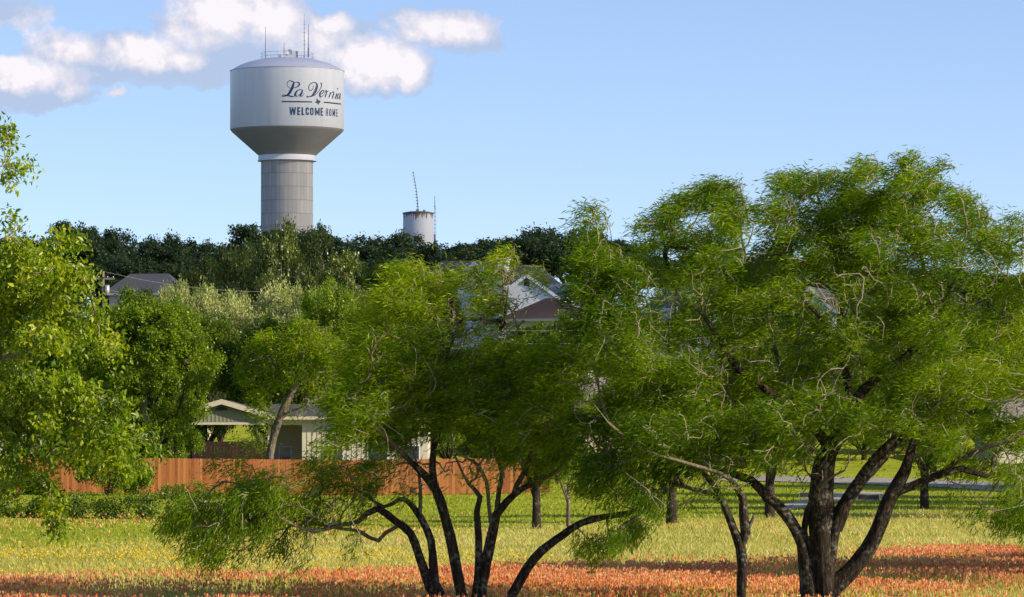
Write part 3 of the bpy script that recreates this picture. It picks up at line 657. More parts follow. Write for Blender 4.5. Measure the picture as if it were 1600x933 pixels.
for px, pt, Yq_, w_, pr_, lab in ((960,600,232,150,deep,'deep green tree left of the slender mesquite trunk, beyond the lawn'),(1075,610,236,160,olive,'olive tree right behind the slender mesquite crown'),(1160,600,246,150,deep,'dark tree beyond the road, seen just left of the big trunk'),
    (1250,590,250,160,elm,'bright elm directly behind the big trunk'),(1350,600,256,150,deep,'dark tree beyond the road between the big curving limbs'),(1440,590,262,150,elm,'bright elm beyond the road right of the big limbs'),(1530,600,268,150,deep,'dark tree standing over the brown board fence'),(1630,590,262,160,deep,'dark tree at the right edge beyond the road'),
    (870,600,228,130,elm,'green elm behind the right end of the cedar fence'),(770,610,236,130,elm,'green elm behind the cedar fence, middle of the view'),(700,620,246,120,deep,'dark tree behind the far end of the house wing'),(1110,430,318,150,deep,'deep green tree above the glimpsed blue-grey house'),(1010,480,315,130,olive,'olive tree left of the glimpsed blue-grey house'),(1230,440,320,150,deep,'deep green tree left of the grey gabled house'),(1370,450,320,150,deep,'deep green tree right of the grey gabled house'),(1480,450,318,160,olive,'olive tree high on the right slope'),(1590,450,316,170,deep,'deep green tree high at the right edge')):
    place_px(pr_, px, pt, Yq_, 10.2, {'shade_tree': 11.4, 'elm_tree': 8.0, 'hillside_tree': 8.6}[pr_.name.split('.')[0]], w_, label=lab, group=HG)
# elms on the left
place_px(elm, 235, 448, 216, 10.2, 7.6, 235, label='bright green elm between the left edge tree and the carport', rz=1.0, group=HG)
place_px(elm, 140, 480, 226, 10.2, 7.6, 240, label='lower bright green elm behind the left edge tree', rz=2.3, group=HG)
place_px(elm, 275, 540, 222, 10.2, 8.0, 100, label='small bright elm at the left post of the carport', rz=4, group=HG)
place_px(olive, 30, 520, 262, 10.2, 8.6, 190, label='olive tree behind the left end of the cedar fence', group=HG)
# leaning yard tree in front of the carport (own shape)
YM = 212.5
rng = np.random.default_rng(380)
ml = [[(418,760,6.5),(424,700,6),(436,655,6),(452,620,5),(464,598,4.5),(470,570,3,.3),(476,540,2,.6)],[(464,598,3.5),(440,575,2.6,-.4),(415,560,2,-.8),(390,565,1.2,-1)],[(464,598,3),(500,575,2.4),(530,560,1.8)],[(436,655,3),(470,635,2.4),(505,620,1.6,.4)]]
mc = [(400,560,30,24,1.4,1,.55),(430,535,36,24,1.4,1,.6),(480,530,36,30,1.4,1,.6),(520,545,30,30,1.2,.9,.55),(450,575,50,30,1.2,.8,.5),(500,600,40,30,1,.5,.5),(385,585,18,18,1.2,1,.55),(400,610,22,22,1,.8,.5),(470,510,20,14,1.2,1,.6),(410,650,30,20,.7,.8,.4),(395,690,34,22,.6,.9,.35),(470,640,30,24,.8,.2,.4)]
T, Dn, Ti = px_targets(mc, YM, rng, k=.05, rd=1.8, dyr=1.2, sx=5)
make_tree('yard_tree', 'leaning tree with a pale sunlit trunk and loose yellow-green crown in front of the carport', 'tree', (*at(418, 760, YM)[:2], h1(at(418, 760, YM)[0], YM)),
    [px_limb(l, YM) for l in ml], T, rng, dict(per=42, spread=.2, wind=(-.7, .1, -.2), L=.22, Wd=.05, dirjit=.5, start=.1, tiptint=.2, flat=.4, drift=.5),
    M['mesquite'], M['bark_pale'], skel=dict(step=.3, tip_r=.014, up=.1, wig=.15, sides=(9, 3), thin_at=.04), tdens=Dn, ttint=Ti)

# trees standing on the lawn
LG = 'trees standing on the lawn'
def lawn(px, py, ytop, wpx, label, pr=pecan, rz=None):
    g = ground_at(px, py); z = at(px, ytop, g[1])[2]
    return place(pr, g[0], g[1], z, 8.2 if pr in (pecan, young) else 10.2, wpx / PXM(g[1]), 7.8, rz=rz, label=label, group=LG)
lawn(838, 827, 565, 200, 'grey trunked tree on the lawn, just right of the middle mesquite stems')
lawn(1049, 819, 560, 230, 'lawn tree left of the slender forked mesquite trunk')
lawn(1203, 810, 520, 230, 'lawn tree between the forked mesquite and the big trunk')
lawn(1445, 796, 560, 200, 'lawn tree with a flared brown trunk right of the big mesquite')
g = ground_at(888, 826)
sm = proto('lawn_sapling', 'short thin twin-stemmed tree on the lawn under the long right limb', 'tree', 365, 3.2, 1.3, 1.0, 14, 9, .45, .07, M['mesquite'], M['bark_pale'], 40, .1, .1, .03, nl=3, wind=(-.7, 0, -.2), step=.2)
sm.location = g
# trees just outside the right edge, whose shadows lie on the flowers and the lawn
place(oaks[0], 17.6, 84.5, 9.3, 10.2, 9.5, 11, label='dark oak outside the right edge, shading the flower strip', group=OAKG)
place(oaks[1], 25.0, 87.0, 10.5, 10.2, 10.5, 11, label='dark oak farther right beside the one shading the flowers', group=OAKG)
for i, (x, y, t) in enumerate([(31, 150, 13), (33.5, 165, 16), (36, 180, 16), (38, 196, 17), (44, 172, 17), (42, 212, 17)]):
    place(oaks[i % 4], x, y, t, 10.2, 11, 11, label=f'big oak outside the right edge, shading the lawn, {ordn[i]} counted from the camera', group=OAKG)

# ------------------------------------------------------------------ ground
def ground_mat():
    m, nt, nd, lk = newmat('ground_grass')
    tc = N(nt, 'ShaderNodeTexCoord'); sep = N(nt, 'ShaderNodeSeparateXYZ'); lk.new(tc.outputs['Object'], sep.inputs[0])
    def noise(sc, det=5., stretch=(1, 1, 1)):
        mp = N(nt, 'ShaderNodeMapping'); mp.inputs['Scale'].default_value = stretch; lk.new(tc.outputs['Object'], mp.inputs[0])
        n = N(nt, 'ShaderNodeTexNoise', i_Scale=sc, i_Detail=det); lk.new(mp.outputs[0], n.inputs['Vector']); return n.outputs['Fac']
    n1 = noise(.35, 5); n2 = noise(4., 6); n3 = noise(.12, 3)
    lawn_c = ramp(nt, n1, [(.3, (.17, .21, .012)), (.55, (.26, .30, .018)), (.75, (.33, .34, .03))]).outputs[0]
    mead_c = ramp(nt, n1, [(.3, (.32, .32, .06)), (.5, (.42, .38, .10)), (.72, (.50, .43, .14))]).outputs[0]
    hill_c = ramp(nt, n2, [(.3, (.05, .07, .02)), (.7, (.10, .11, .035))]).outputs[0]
    ys = mathn(nt, 'ADD', sep.outputs['Y'], mathn(nt, 'MULTIPLY', mathn(nt, 'SUBTRACT', n3, .5), 16))
    # x-dependent edge: the meadow reaches 130 m at the left and 160 m at the right
    edge = mathn(nt, 'ADD', 136, mathn(nt, 'MULTIPLY', sep.outputs['X'], 1.7))
    t = mathn(nt, 'MULTIPLY', mathn(nt, 'SUBTRACT', ys, edge), .12, ); t = mathn(nt, 'ADD', t, .5, True)
    c = mixc(nt, t, mead_c, lawn_c)
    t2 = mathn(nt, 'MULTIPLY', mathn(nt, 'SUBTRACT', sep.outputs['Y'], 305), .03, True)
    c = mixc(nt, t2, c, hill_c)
    c = mixc(nt, .35, c, ramp(nt, n2, [(.3, (.3, .3, .3)), (.7, (.75, .75, .75))]).outputs[0], 'OVERLAY')
    b = N(nt, 'ShaderNodeBsdfPrincipled', i_Roughness=1.0); lk.new(c, b.inputs['Base Color']); b.inputs['Specular IOR Level'].default_value = .1
    bp = N(nt, 'ShaderNodeBump', i_Strength=1.0, i_Distance=.12); n4 = noise(9., 6); lk.new(n4, bp.inputs['Height']); lk.new(bp.outputs[0], b.inputs['Normal'])
    o = N(nt, 'ShaderNodeOutputMaterial'); lk.new(b.outputs[0], o.inputs[0]); return m
ys = np.concatenate([np.arange(-60, 330, 2.), np.arange(330, 700, 6.), np.geomspace(700, 6000, 20)])
xs = np.concatenate([-np.geomspace(3000, 85, 14), np.arange(-80, 81, 2.), np.geomspace(85, 3000, 14)])
GX, GY = np.meshgrid(xs, ys); V = np.stack([GX, GY, H(GX, GY)], -1).reshape(-1, 3)
nx, ny = len(xs), len(ys); i = np.arange(ny-1)[:, None]; j = np.arange(nx-1)[None, :]
Q = np.stack([i*nx+j, i*nx+j+1, (i+1)*nx+j+1, (i+1)*nx+j], -1).reshape(-1, 4)
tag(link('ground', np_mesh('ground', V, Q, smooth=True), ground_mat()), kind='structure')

def ribbon(name, stops, mat, kind='structure', lift=.05):
    """stops: (px, y_top, y_bottom): a strip lying on the terrain"""
    A = [ground_at(p[0], p[1]) for p in stops]; B = [ground_at(p[0], p[2]) for p in stops]
    V = []; nseg = 12; rows = 5; pts = []
    for i in range(len(A) - 1):
        for s in range(nseg):
            t = s / nseg; pts.append((A[i]*(1-t)+A[i+1]*t, B[i]*(1-t)+B[i+1]*t))
    pts.append((A[-1], B[-1]))
    for a, b in pts:
        for r in range(rows + 1):
            q = a * (1 - r/rows) + b * (r/rows); V.append((q[0], q[1], h1(q[0], q[1]) + lift))
    w = rows + 1
    Q = [(i*w+r, (i+1)*w+r, (i+1)*w+r+1, i*w+r+1) for i in range(len(pts)-1) for r in range(rows)]
    return tag(link(name, np_mesh(name, np.array(V), np.array(Q)), mat), kind=kind)
M['asphalt'] = plain('asphalt', (.27, .25, .24), 1., var=.12, scale=2., bump=.3, spec=.05)
M['concrete'] = plain('concrete_path', (.34, .30, .27), 1., var=.12, scale=3., bump=.2, spec=.05)
ribbon('road', [(1120,743,752),(1200,744,753),(1316,747,757),(1420,749,760),(1500,752,764),(1620,757,771),(1800,765,780)], M['asphalt'])
ribbon('driveway', [(1222,790,799),(1260,781,795),(1300,772,787),(1340,769,780),(1380,771,779)], M['concrete'])

# ------------------------------------------------------------------ meadow plants (uncountable)
M['grass'] = leaf_mat('meadow_blades', (.24, .25, .04), (.42, .39, .10), (.56, .49, .19), .35, .02, 0)
M['lawnblade'] = leaf_mat('lawn_blades', (.16, .21, .010), (.26, .30, .016), (.34, .36, .03), .35, .02, 0)
M['red'] = leaf_mat('red_petals', (.58, .12, .065), (.74, .29, .15), (.80, .53, .30), .35, .02, 0)
M['yellow'] = leaf_mat('yellow_petals', (.55, .33, .01), (.70, .46, .012), (.78, .58, .03), .3, .02, 0)
def noise2(x, y, s, seed):
    r = np.random.default_rng(seed); v = 0
    for k in range(5):
        a = r.uniform(0, 6.28, 2); f = s * r.uniform(.6, 2.2, 2)
        v = v + np.sin(x * f[0] + a[0] + 1.7 * np.sin(y * f[1] + a[1])) * np.sin(y * f[1] * .8 + a[1])
    return v / 2.2
def scatter(n, y0, y1, margin=8):
    y = np.sqrt(RNG.uniform(y0**2, y1**2, n)); x = RNG.uniform(-1, 1, n) * (y * .127 + margin); return x, y
def blades(x, y, hgt, wid, tint, leanv=.35):
    n = len(x); z = H(x, y); a = RNG.uniform(0, 6.28, n)
    sx = np.cos(a) * wid / 2; sy = np.sin(a) * wid / 2
    lx = RNG.normal(-.1, leanv, n) * hgt; ly = RNG.normal(0, leanv, n) * hgt
    b = np.stack([x, y, z], 1)
    V = np.stack([b + np.stack([-sx, -sy, z*0-.02], 1), b + np.stack([sx, sy, z*0-.02], 1), b + np.stack([lx + sx*.5, ly + sy*.5, hgt*.75], 1), b + np.stack([lx*1.4, ly*1.4, hgt], 1)], 1).reshape(-1, 3)
    return V, np.arange(n*4).reshape(n, 4), tint
edge_y = lambda x: 136 + 1.7 * x
fl_edge = lambda x: 90.5 + 1.1 * x + 2.6 * noise2(x, x*0, .45, 5)     # far edge of the red strip
# grass blades in the meadow
x, y = scatter(300000, 66, 172, 6); keep = y < edge_y(x) + RNG.normal(0, 4, len(x)); x, y = x[keep], y[keep]
hg = RNG.uniform(.04, .12, len(x)) * np.where(RNG.random(len(x)) < .06, 2.2, 1); V, Q, T = blades(x, y, hg, RNG.uniform(.014, .03, len(x)), np.clip(.5 + .2*noise2(x, y, .3, 3) + RNG.normal(0, .17, len(x)), 0, 1))
tag(link('meadow_grass', np_mesh('meadow_grass', V, Q, fattr={'tint': T}), M['grass']), 'dry yellow-green meadow grass behind the red flowers', 'grass', kind='stuff')
x, y = scatter(110000, 112, 240, 14); keep = (y > edge_y(x) - 6 + RNG.normal(0, 4, len(x))) & (y < 236); x, y = x[keep], y[keep]
hg = RNG.uniform(.04, .11, len(x)); V, Q, T = blades(x, y, hg, RNG.uniform(.03, .07, len(x)), np.clip(.45 + .2*noise2(x, y, .2, 4) + RNG.normal(0, .15, len(x)), 0, 1))
tag(link('lawn_grass', np_mesh('lawn_grass', V, Q, fattr={'tint': T}), M['lawnblade']), 'short bright green lawn grass in front of the cedar fence', 'grass', kind='stuff')
def flowers(x, y, hgt, head, wid, tint, petals=3):
    n = len(x); head = head + 0 * x; z = H(x, y) + hgt - head; Vs = []
    for k in range(petals):
        a = RNG.uniform(0, 6.28, n); lx = np.cos(a) * wid; ly = np.sin(a) * wid
        b = np.stack([x, y, z], 1); ox = RNG.normal(0, .015, n)
        o = lambda fx, fz: b + np.stack([lx * fx + ox, ly * fx, head * fz], 1)
        Vs.append(np.stack([o(0, 0), o(.7, .55), o(0.1, 1), o(-.7, .5)], 1).reshape(-1, 3))
    V = np.vstack(Vs); return V, np.arange(len(V)).reshape(-1, 4), np.tile(tint, petals)
x, y = scatter(330000, 64, 112, 5)
patch = noise2(x, y, .35, 8)
keep = (y < fl_edge(x) + RNG.normal(0, 1.6, len(x))) & (RNG.random(len(x)) < .36 + .45 * patch + .3 * noise2(x, y, 1.1, 77)) & ((y > 76.5) | (RNG.random(len(x)) < np.where(x > -1, .25, .75)))
x, y, patch = x[keep], y[keep], patch[keep]
hg = RNG.uniform(.14, .32, len(x))
V, Q, T = flowers(x, y, hg, RNG.uniform(.05, .09, len(x)), .019, np.clip(.45 + .22*noise2(x, y, .5, 9) + RNG.normal(0, .25, len(x)), 0, 1))
tag(link('red_wildflowers', np_mesh('red_wildflowers', V, Q, fattr={'tint': T}), M['red']), 'broad strip of orange-red wildflowers across the bottom of the view', 'flowers', kind='stuff')
V, Q, T = blades(x, y, hg * .85, .018 + 0*x, np.clip(RNG.normal(.4, .2, len(x)), 0, 1), .12)
tag(link('wildflower_stems', np_mesh('wildflower_stems', V, Q, fattr={'tint': T}), M['grass']), 'pale green stems and leaves under the red wildflowers', 'plants', kind='stuff')
x, y = scatter(90000, 66, 150)
dd = np.exp(-((y - 98) / 9.) ** 2) * np.clip(.6 - x * .07, .08, 1) + .45 * np.exp(-((y - 80) / 5.) ** 2) + .10 * np.exp(-((y - 132) / 6.) ** 2)
keep = RNG.random(len(x)) < np.clip(dd * (.35 + 1.5 * noise2(x, y, .3, 12)), 0, 1) * .55
x, y = x[keep], y[keep]
V, Q, T = flowers(x, y, RNG.uniform(.12, .3, len(x)), .045, .026, RNG.random(len(x)), 2)
tag(link('yellow_wildflowers', np_mesh('yellow_wildflowers', V, Q, fattr={'tint': T}), M['yellow']), 'drifts of small yellow wildflowers behind and among the red ones', 'flowers', kind='stuff')
x, y = scatter(26000, 112, 150); keep = RNG.random(len(x)) < np.clip(.35*noise2(x, y, .22, 21) - .05 - .01*x, 0, .3); x, y = x[keep], y[keep]
V, Q, T = flowers(x, y, RNG.uniform(.15, .3, len(x)), .08, .03, RNG.uniform(.3, 1, len(x)), 2)
tag(link('scattered_wildflowers', np_mesh('scattered_wildflowers', V, Q, fattr={'tint': T}), M['red']), 'sparse pinkish wildflowers scattered in the green meadow', 'flowers', kind='stuff')

# ------------------------------------------------------------------ hedge / vines at left
rng = np.random.default_rng(501)
def hedge(name, label, px0, px1, Y, hm, seed, mat):
    rng = np.random.default_rng(seed); a = at(px0, 800, Y)[0]; b = at(px1, 800, Y)[0]
    root = empty(name, ((a+b)/2, Y, h1((a+b)/2, Y))); tag(root, label, 'hedge')
    T = []; limbs = [(np.array([[a - (a+b)/2, 0, .0], [0, .02, .02], [b - (a+b)/2, 0, .0]]), np.array([.02, .02, .02]))]
    nst = int((b - a) / .45)
    for i in range(nst):
        x = a + (b - a) * (i + rng.random()) / nst - (a+b)/2; hh = hm * (.75 + .35 * math.sin(i * .9 + seed) * .5 + rng.uniform(-.12, .2))
        limbs.append((np.array([[x, 0, -.01], [x + rng.normal(0, .1), rng.normal(0, .1), hh * .5], [x + rng.normal(0, .2), rng.normal(0, .2), hh * .85]]), np.array([.02, .015, .006])))
        for k in range(16): T.append((x + rng.normal(0, .3), rng.normal(0, .38), hh * rng.uniform(.08, 1.0)))
    th, br, tips = skeleton(limbs, np.array(T), rng, step=.2, tip_r=.004, sides=(4, 3))
    link('stems', np_mesh('stems', np.vstack([th[0], br[0]]), np.vstack([th[1], br[1] + len(th[0])]), pattr={'thin': np.concatenate([th[2], br[2]])}), M['bark'], root)
    V, Q, Tt = tip_leaves(tips, rng, per=42, spread=.12, wind=(-.1, 0, -.2), L=.10, Wd=.06, dirjit=1., start=0, tiptint=.35)
    link('foliage', np_mesh('foliage', V, Q, fattr={'tint': Tt}), mat, root)
hedge('hedge_row', 'low tangled dark green hedge at left in front of the cedar fence', -90, 262, 152, 1.12, 5, M['deep'])
hedge('vine_mound', 'thin leafy growth along the foot of the fence right of the hedge', 250, 345, 196, .8, 6, M['elm'])

def shrub(px, Y, ytop, wpx, label, seed):
    x = at(px, 780, Y)[0]; z = h1(x, Y); ht = at(px, ytop, Y)[2] - z; w = wpx / PXM(Y) / 2; rng = np.random.default_rng(seed)
    limbs = [(np.array([[x, Y, z - .05], [x + rng.normal(0, .1), Y, z + .1], [x + rng.uniform(-w, w) * .7, Y + rng.uniform(-w, w) * .5, z + ht * rng.uniform(.6, .95)]]), np.array([.035, .03, .01])) for k in range(7)]
    u = unit(rng.normal(0, 1, (130, 3))) * rng.random((130, 1)) ** .4; T = np.array([x, Y, z + ht * .55]) + u * [w, w * .7, ht * .47]
    make_tree('shrub', label, 'shrub', (x, Y, z), limbs, T, rng, dict(per=45, spread=.13, wind=(-.2, 0, -.4), L=.13, Wd=.08, dirjit=.9, start=0, tiptint=.3), M['elm'], M['bark'], skel=dict(step=.25, tip_r=.007, sides=(6, 3)))
shrub(168, 203, 688, 105, 'leafy shrub climbing the left part of the cedar fence', 71)
shrub(212, 205, 712, 60, 'smaller shrub against the fence right of the climbing one', 72)
shrub(52, 204, 738, 50, 'small shrub at the left end of the cedar fence', 73)
# ------------------------------------------------------------------ cedar fence
M['cedar'] = plain('cedar_boards', (.27, .082, .022), .75, var=.35, scale=3., stretch=(6, 6, .7), bump=.3, tint2=(.47, .18, .055))
M['cedar_post'] = plain('cedar_posts', (.30, .12, .04), .8, var=.25, scale=3., stretch=(5, 5, .7))
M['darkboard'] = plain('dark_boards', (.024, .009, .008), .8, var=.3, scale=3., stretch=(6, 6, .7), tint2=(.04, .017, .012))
M['brownboard'] = plain('brown_boards', (.12, .085, .06), .85, var=.25, scale=3., stretch=(6, 6, .7), tint2=(.17, .13, .1))
def fence(name, label, x0, x1, Y, hgt, mat, pmat, panel=2.4, pick=.142, front_posts=False, yfun=None):
    root = empty(name, ((x0+x1)/2, Y, h1((x0+x1)/2, Y))); tag(root, label, 'fence')
    cx = (x0+x1)/2; bz = root.location.z
    n = max(1, round((x1 - x0) / panel)); w = (x1 - x0) / n
    for i in range(n + 1):
        x = x0 + i * w - cx; z = h1(x + cx, Y) - bz
        mb = MB(); mb.box(x-.045, x+.045, .06, .15, z - .3, z + hgt - .03, .3); mb.build('post', pmat, root)
    for i in range(n):
        mb = MB(); m = int(w / pick); pw = w / m; tone = random.uniform(-.15, .15)
        for k in range(m):
            x = x0 + i * w + (k + .5) * pw - cx; z = h1(x + cx, Y) - bz + random.uniform(-.008, .008)
            hw = pw / 2 - .003; y = random.uniform(-.004, .004)
            mb.prism([(x-hw, z+.03), (x+hw, z+.03), (x+hw, z+hgt-.04), (x+hw-.03, z+hgt), (x-hw+.03, z+hgt), (x-hw, z+hgt-.04)], y - .009, y + .009, min(1, max(0, random.gauss(.4 + tone, .36))))
        z = h1(x0 + (i+.5) * w, Y) - bz
        for zr in (.3, hgt*.52, hgt - .3): mb.box(x0 + i*w - cx + .01, x0 + (i+1)*w - cx - .01, .016, .055, z + zr, z + zr + .09, .2)
        mb.build('fence_panel', mat, root)
    return root
fx0, fx1 = at(26, 770, 209)[0], at(858, 770, 209)[0]
fence('wooden_fence', 'long orange-brown cedar picket fence behind the lawn', fx0, fx1, 209, 1.86, M['cedar'], M['cedar_post'])
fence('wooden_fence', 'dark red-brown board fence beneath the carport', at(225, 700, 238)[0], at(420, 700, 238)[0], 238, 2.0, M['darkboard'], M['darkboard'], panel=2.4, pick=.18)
fence('wooden_fence', 'weathered brown board fence beyond the road at right', at(1395, 740, 282)[0], at(1690, 740, 282)[0], 282, 1.75, M['brownboard'], M['brownboard'], panel=2.4, pick=.16)

# ------------------------------------------------------------------ buildings
M['sidinggreen'] = plain('pale_green_siding', (.21, .22, .17), .7, var=.05, scale=3.)
M['sidingcream'] = plain('cream_siding', (.50, .46, .37), .7, var=.06, scale=3.)
M['white'] = plain('white_paint', (.74, .75, .78), .6, var=.04)
M['bluewhite'] = plain('blue_white_siding', (.52, .57, .64), .6, var=.05)
M['shingle_dark'] = plain('dark_shingles', (.05, .048, .055), .9, var=.35, scale=5., stretch=(1, 1, 6), bump=.6)
M['shingle_grey'] = plain('grey_shingles', (.13, .12, .12), .9, var=.2, scale=5., stretch=(1, 1, 5), bump=.6)
M['shingle_brown'] = plain('brown_shingles', (.085, .05, .042), .9, var=.22, scale=5., stretch=(1, 1, 5), bump=.6)
M['shingle_mauve'] = plain('mauve_shingles', (.20, .17, .18), .9, var=.2, scale=5., stretch=(1, 1, 5), bump=.6)
M['metalroof'] = plain('pale_metal_roof', (.34, .35, .37), .6, metal=.0, var=.06, scale=2., stretch=(1, 6, 1))
M['slate'] = plain('slate_siding', (.10, .11, .14), .8, var=.08)
M['glass'] = plain('dark_glass', (.02, .025, .03), .1, var=.1, spec=.8)
M['dark'] = plain('dark_interior', (.03, .03, .03), .8)
M['gutter'] = plain('cream_trim', (.50, .46, .38), .5, var=.05)
M['steel'] = plain('galvanised_steel', (.45, .46, .48), .4, metal=.6, var=.08)
M['black'] = plain('black_plastic', (.025, .025, .028), .5)
m, nt, nd, lk = newmat('pale_brick')
tc = N(nt, 'ShaderNodeTexCoord'); mp = N(nt, 'ShaderNodeMapping'); mp.inputs['Rotation'].default_value = (R(90), 0, 0); lk.new(tc.outputs['Object'], mp.inputs[0])
bk = N(nt, 'ShaderNodeTexBrick', i_Scale=2.0); bk.inputs['Color1'].default_value = (.50, .36, .26, 1); bk.inputs['Color2'].default_value = (.36, .24, .17, 1); bk.inputs['Mortar'].default_value = (.5, .45, .38, 1)
lk.new(mp.outputs[0], bk.inputs['Vector']); b = N(nt, 'ShaderNodeBsdfPrincipled', i_Roughness=.9); lk.new(bk.outputs[0], b.inputs['Base Color'])
o = N(nt, 'ShaderNodeOutputMaterial'); lk.new(b.outputs[0], o.inputs[0]); M['brick'] = m

def roof_gable(mb, w, d, h, rise, ov=.35, th=.14):
    """ridge along y; w in x, d in y; two sloping slabs"""
    sl = rise / (w / 2); x1 = w/2 + ov; z1 = h - sl * ov
    for s in (-1, 1):
        pr = [(0, h + rise + .02), (s * x1, z1 + .02), (s * x1, z1 + .02 + th), (0, h + rise + .02 + th)]
        if s > 0: pr = pr[::1]
        else: pr = pr[::-1]
        mb.prism(pr[::-1] if s > 0 else pr, -d/2 - ov, d/2 + ov)
def gable_house(name, label, x, y, rz, w, d, h, rise, wallm, roofm, trimm, vent=True, windows=(), z=None, chimney=None):
    root = empty(name, (x, y, (h1(x, y) if z is None else z) - .3), rz); tag(root, label, 'house')
    mb = MB(); mb.prism([(-w/2, 0), (w/2, 0), (w/2, h), (0, h + rise), (-w/2, h)], -d/2, d/2); wl = mb.build('wall', wallm, root)
    mb = MB(); roof_gable(mb, w, d, h, rise)
    if roofm is M['metalroof']:
        sl = rise / (w/2)
        for s in (-1, 1):
            for k in range(int(d / .45)):
                yy = -d/2 - .3 + k * .45
                mb.prism([(s*.05, h+rise+.165), (s*(w/2+.33), h - sl*.33 + .165), (s*(w/2+.33), h - sl*.33 + .2), (s*.05, h+rise+.2)][::s], yy, yy + .04, 0)
    rf = mb.build('roof', roofm, root)
    mb = MB(); sl = rise / (w/2)
    for s in (-1, 1):
        pr = [(0, h+rise-.16), (s*(w/2+.37), h - sl*.37 - .16), (s*(w/2+.37), h - sl*.37 + .17), (0, h+rise+.17)]
        mb.prism(pr if s > 0 else pr[::-1], -d/2 - .40, -d/2 - .353)
        mb.prism(pr if s > 0 else pr[::-1], d/2 + .353, d/2 + .40)
        mb.box(*sorted((s*(w/2+.373), s*(w/2+.42))), -d/2 - .4, d/2 + .4, h - sl*.37 - .1, h - sl*.37 + .15)
    mb.build('fascia', trimm, root)
    if vent:
        mb = MB(); mb.box(-.24, .24, -d/2 - .03, -d/2 + .02, h + rise*.50, h + rise*.50 + .62); mb.build('gable_vent', M['dark'], root)
    for (wx, wz, ww, wh) in windows:
        mb = MB(); e = .08
        mb.box(wx-ww/2-e, wx+ww/2+e, -d/2-.06, -d/2-.003, wz+wh, wz+wh+e); mb.box(wx-ww/2-e, wx+ww/2+e, -d/2-.08, -d/2-.003, wz-e, wz)
        mb.box(wx-ww/2-e, wx-ww/2, -d/2-.06, -d/2-.003, wz, wz+wh); mb.box(wx+ww/2, wx+ww/2+e, -d/2-.06, -d/2-.003, wz, wz+wh); mb.box(wx-.03, wx+.03, -d/2-.05, -d/2-.003, wz, wz+wh)
        f = mb.build('window', M['white'], root)
        mb = MB(); mb.box(wx-ww/2+.002, wx+ww/2-.002, -d/2-.03, -d/2-.006, wz+.002, wz+wh-.002); mb.build('pane', M['glass'], f)
    if chimney:
        cx_, cy_, ct = chimney; mb = MB(); mb.box(cx_-.5, cx_+.5, cy_-.4, cy_+.4, h, ct); mb.box(cx_-.6, cx_+.6, cy_-.5, cy_+.5, ct, ct+.18); mb.build('chimney', trimm, rf)
    return root
def hip_house(name, label, x, y, rz, w, d, h, rise, ridge, wallm, roofm, trimm, windows=(), z=None):
    root = empty(name, (x, y, (h1(x, y) if z is None else z) - .3), rz); tag(root, label, 'house')
    mb = MB(); mb.box(-w/2, w/2, -d/2, d/2, 0, h); mb.build('wall', wallm, root)
    o = .5; mb = MB(); a, b = w/2+o, d/2+o
    vs = [(-a,-b,h+.01),(a,-b,h+.01),(a,b,h+.01),(-a,b,h+.01),(-a,-b,h+.17),(a,-b,h+.17),(a,b,h+.17),(-a,b,h+.17),(-ridge/2,0,h+rise),(ridge/2,0,h+rise)]
    mb.add(vs, [(0,3,2,1),(0,1,5,4),(1,2,6,5),(2,3,7,6),(3,0,4,7),(4,5,9,8),(6,7,8,9),(5,6,9),(7,4,8)]); mb.build('roof', roofm, root)
    mb = MB(); mb.box(-a-.03, a+.03, -b-.03, -b-.003, h-.06, h+.15); mb.box(-a-.03, -a-.003, -b, b, h-.06, h+.15); mb.box(a+.003, a+.03, -b, b, h-.06, h+.15); mb.build('fascia', trimm, root)
    for (wx, wz, ww, wh) in windows:
        mb = MB(); mb.box(wx-ww/2, wx+ww/2, -d/2-.05, -d/2-.003, wz, wz+wh); f = mb.build('window', M['white'], root)
        mb = MB(); mb.box(wx-ww/2+.08, wx+ww/2-.08, -d/2-.07, -d/2-.053, wz+.08, wz+wh-.08); mb.build('pane', M['glass'], f)
    return root

# far white houses, built where the gaps in the trees show them
def zof(px, py, Y): return at(px, py, Y)[2]
Yh = 362
def hcoord(px, Y): return at(px, 500, Y)[0]
zb = h1(hcoord(823, Yh), Yh) - .3
gable_house('white_house', 'white gabled house with a small dark vent, its gable facing the field', hcoord(823, Yh), Yh + 4, 0, 5.2, 8.5, zof(800, 469, Yh) - zb, zof(823, 437, Yh) - zof(800, 469, Yh), M['white'], M['metalroof'], M['white'], windows=((0, 1.2, 1.2, 1.4),))
Yk = 366; zb = h1(hcoord(883, Yk), Yk) - .3
gable_house('blue_house', 'pale blue-white gabled house with a ribbed metal roof, right of the white gable', hcoord(885, Yk), Yk + 4, R(24), 3.6, 7.5, zof(865, 474, Yk) - zb, zof(880, 448, Yk) - zof(865, 474, Yk), M['bluewhite'], M['metalroof'], M['white'], vent=False)
Yj = 378; zb = h1(hcoord(770, Yj), Yj) - .3
gable_house('white_house', 'taller grey-white house with a dark roof and a pale box chimney behind the white gable', hcoord(790, Yj), Yj + 5, R(-38), 6.4, 9.0, zof(800, 452, Yj) - zb, 2.0, M['white'], M['shingle_dark'], M['white'], windows=((0, 3.4, 1.4, 1.2),), chimney=(.9, -1.6, zof(817, 412, Yj) - zb))
Yq = 385; zb = h1(hcoord(735, Yq), Yq) - .3
hip_house('dark_roofed_house', 'long house with a dark roof and white fascia left of the white gables', hcoord(738, Yq), Yq + 5, R(6), 9.5, 7, zof(738, 446, Yq) - zb, zof(738, 421, Yq) - zof(738, 446, Yq) + .6, 6.0, M['slate'], M['shingle_dark'], M['white'], windows=((-2.5, 1.5, 1.2, 1.3), (2.5, 1.5, 1.2, 1.3)))
Yb = 332; zb = h1(hcoord(855, Yb), Yb) - .3
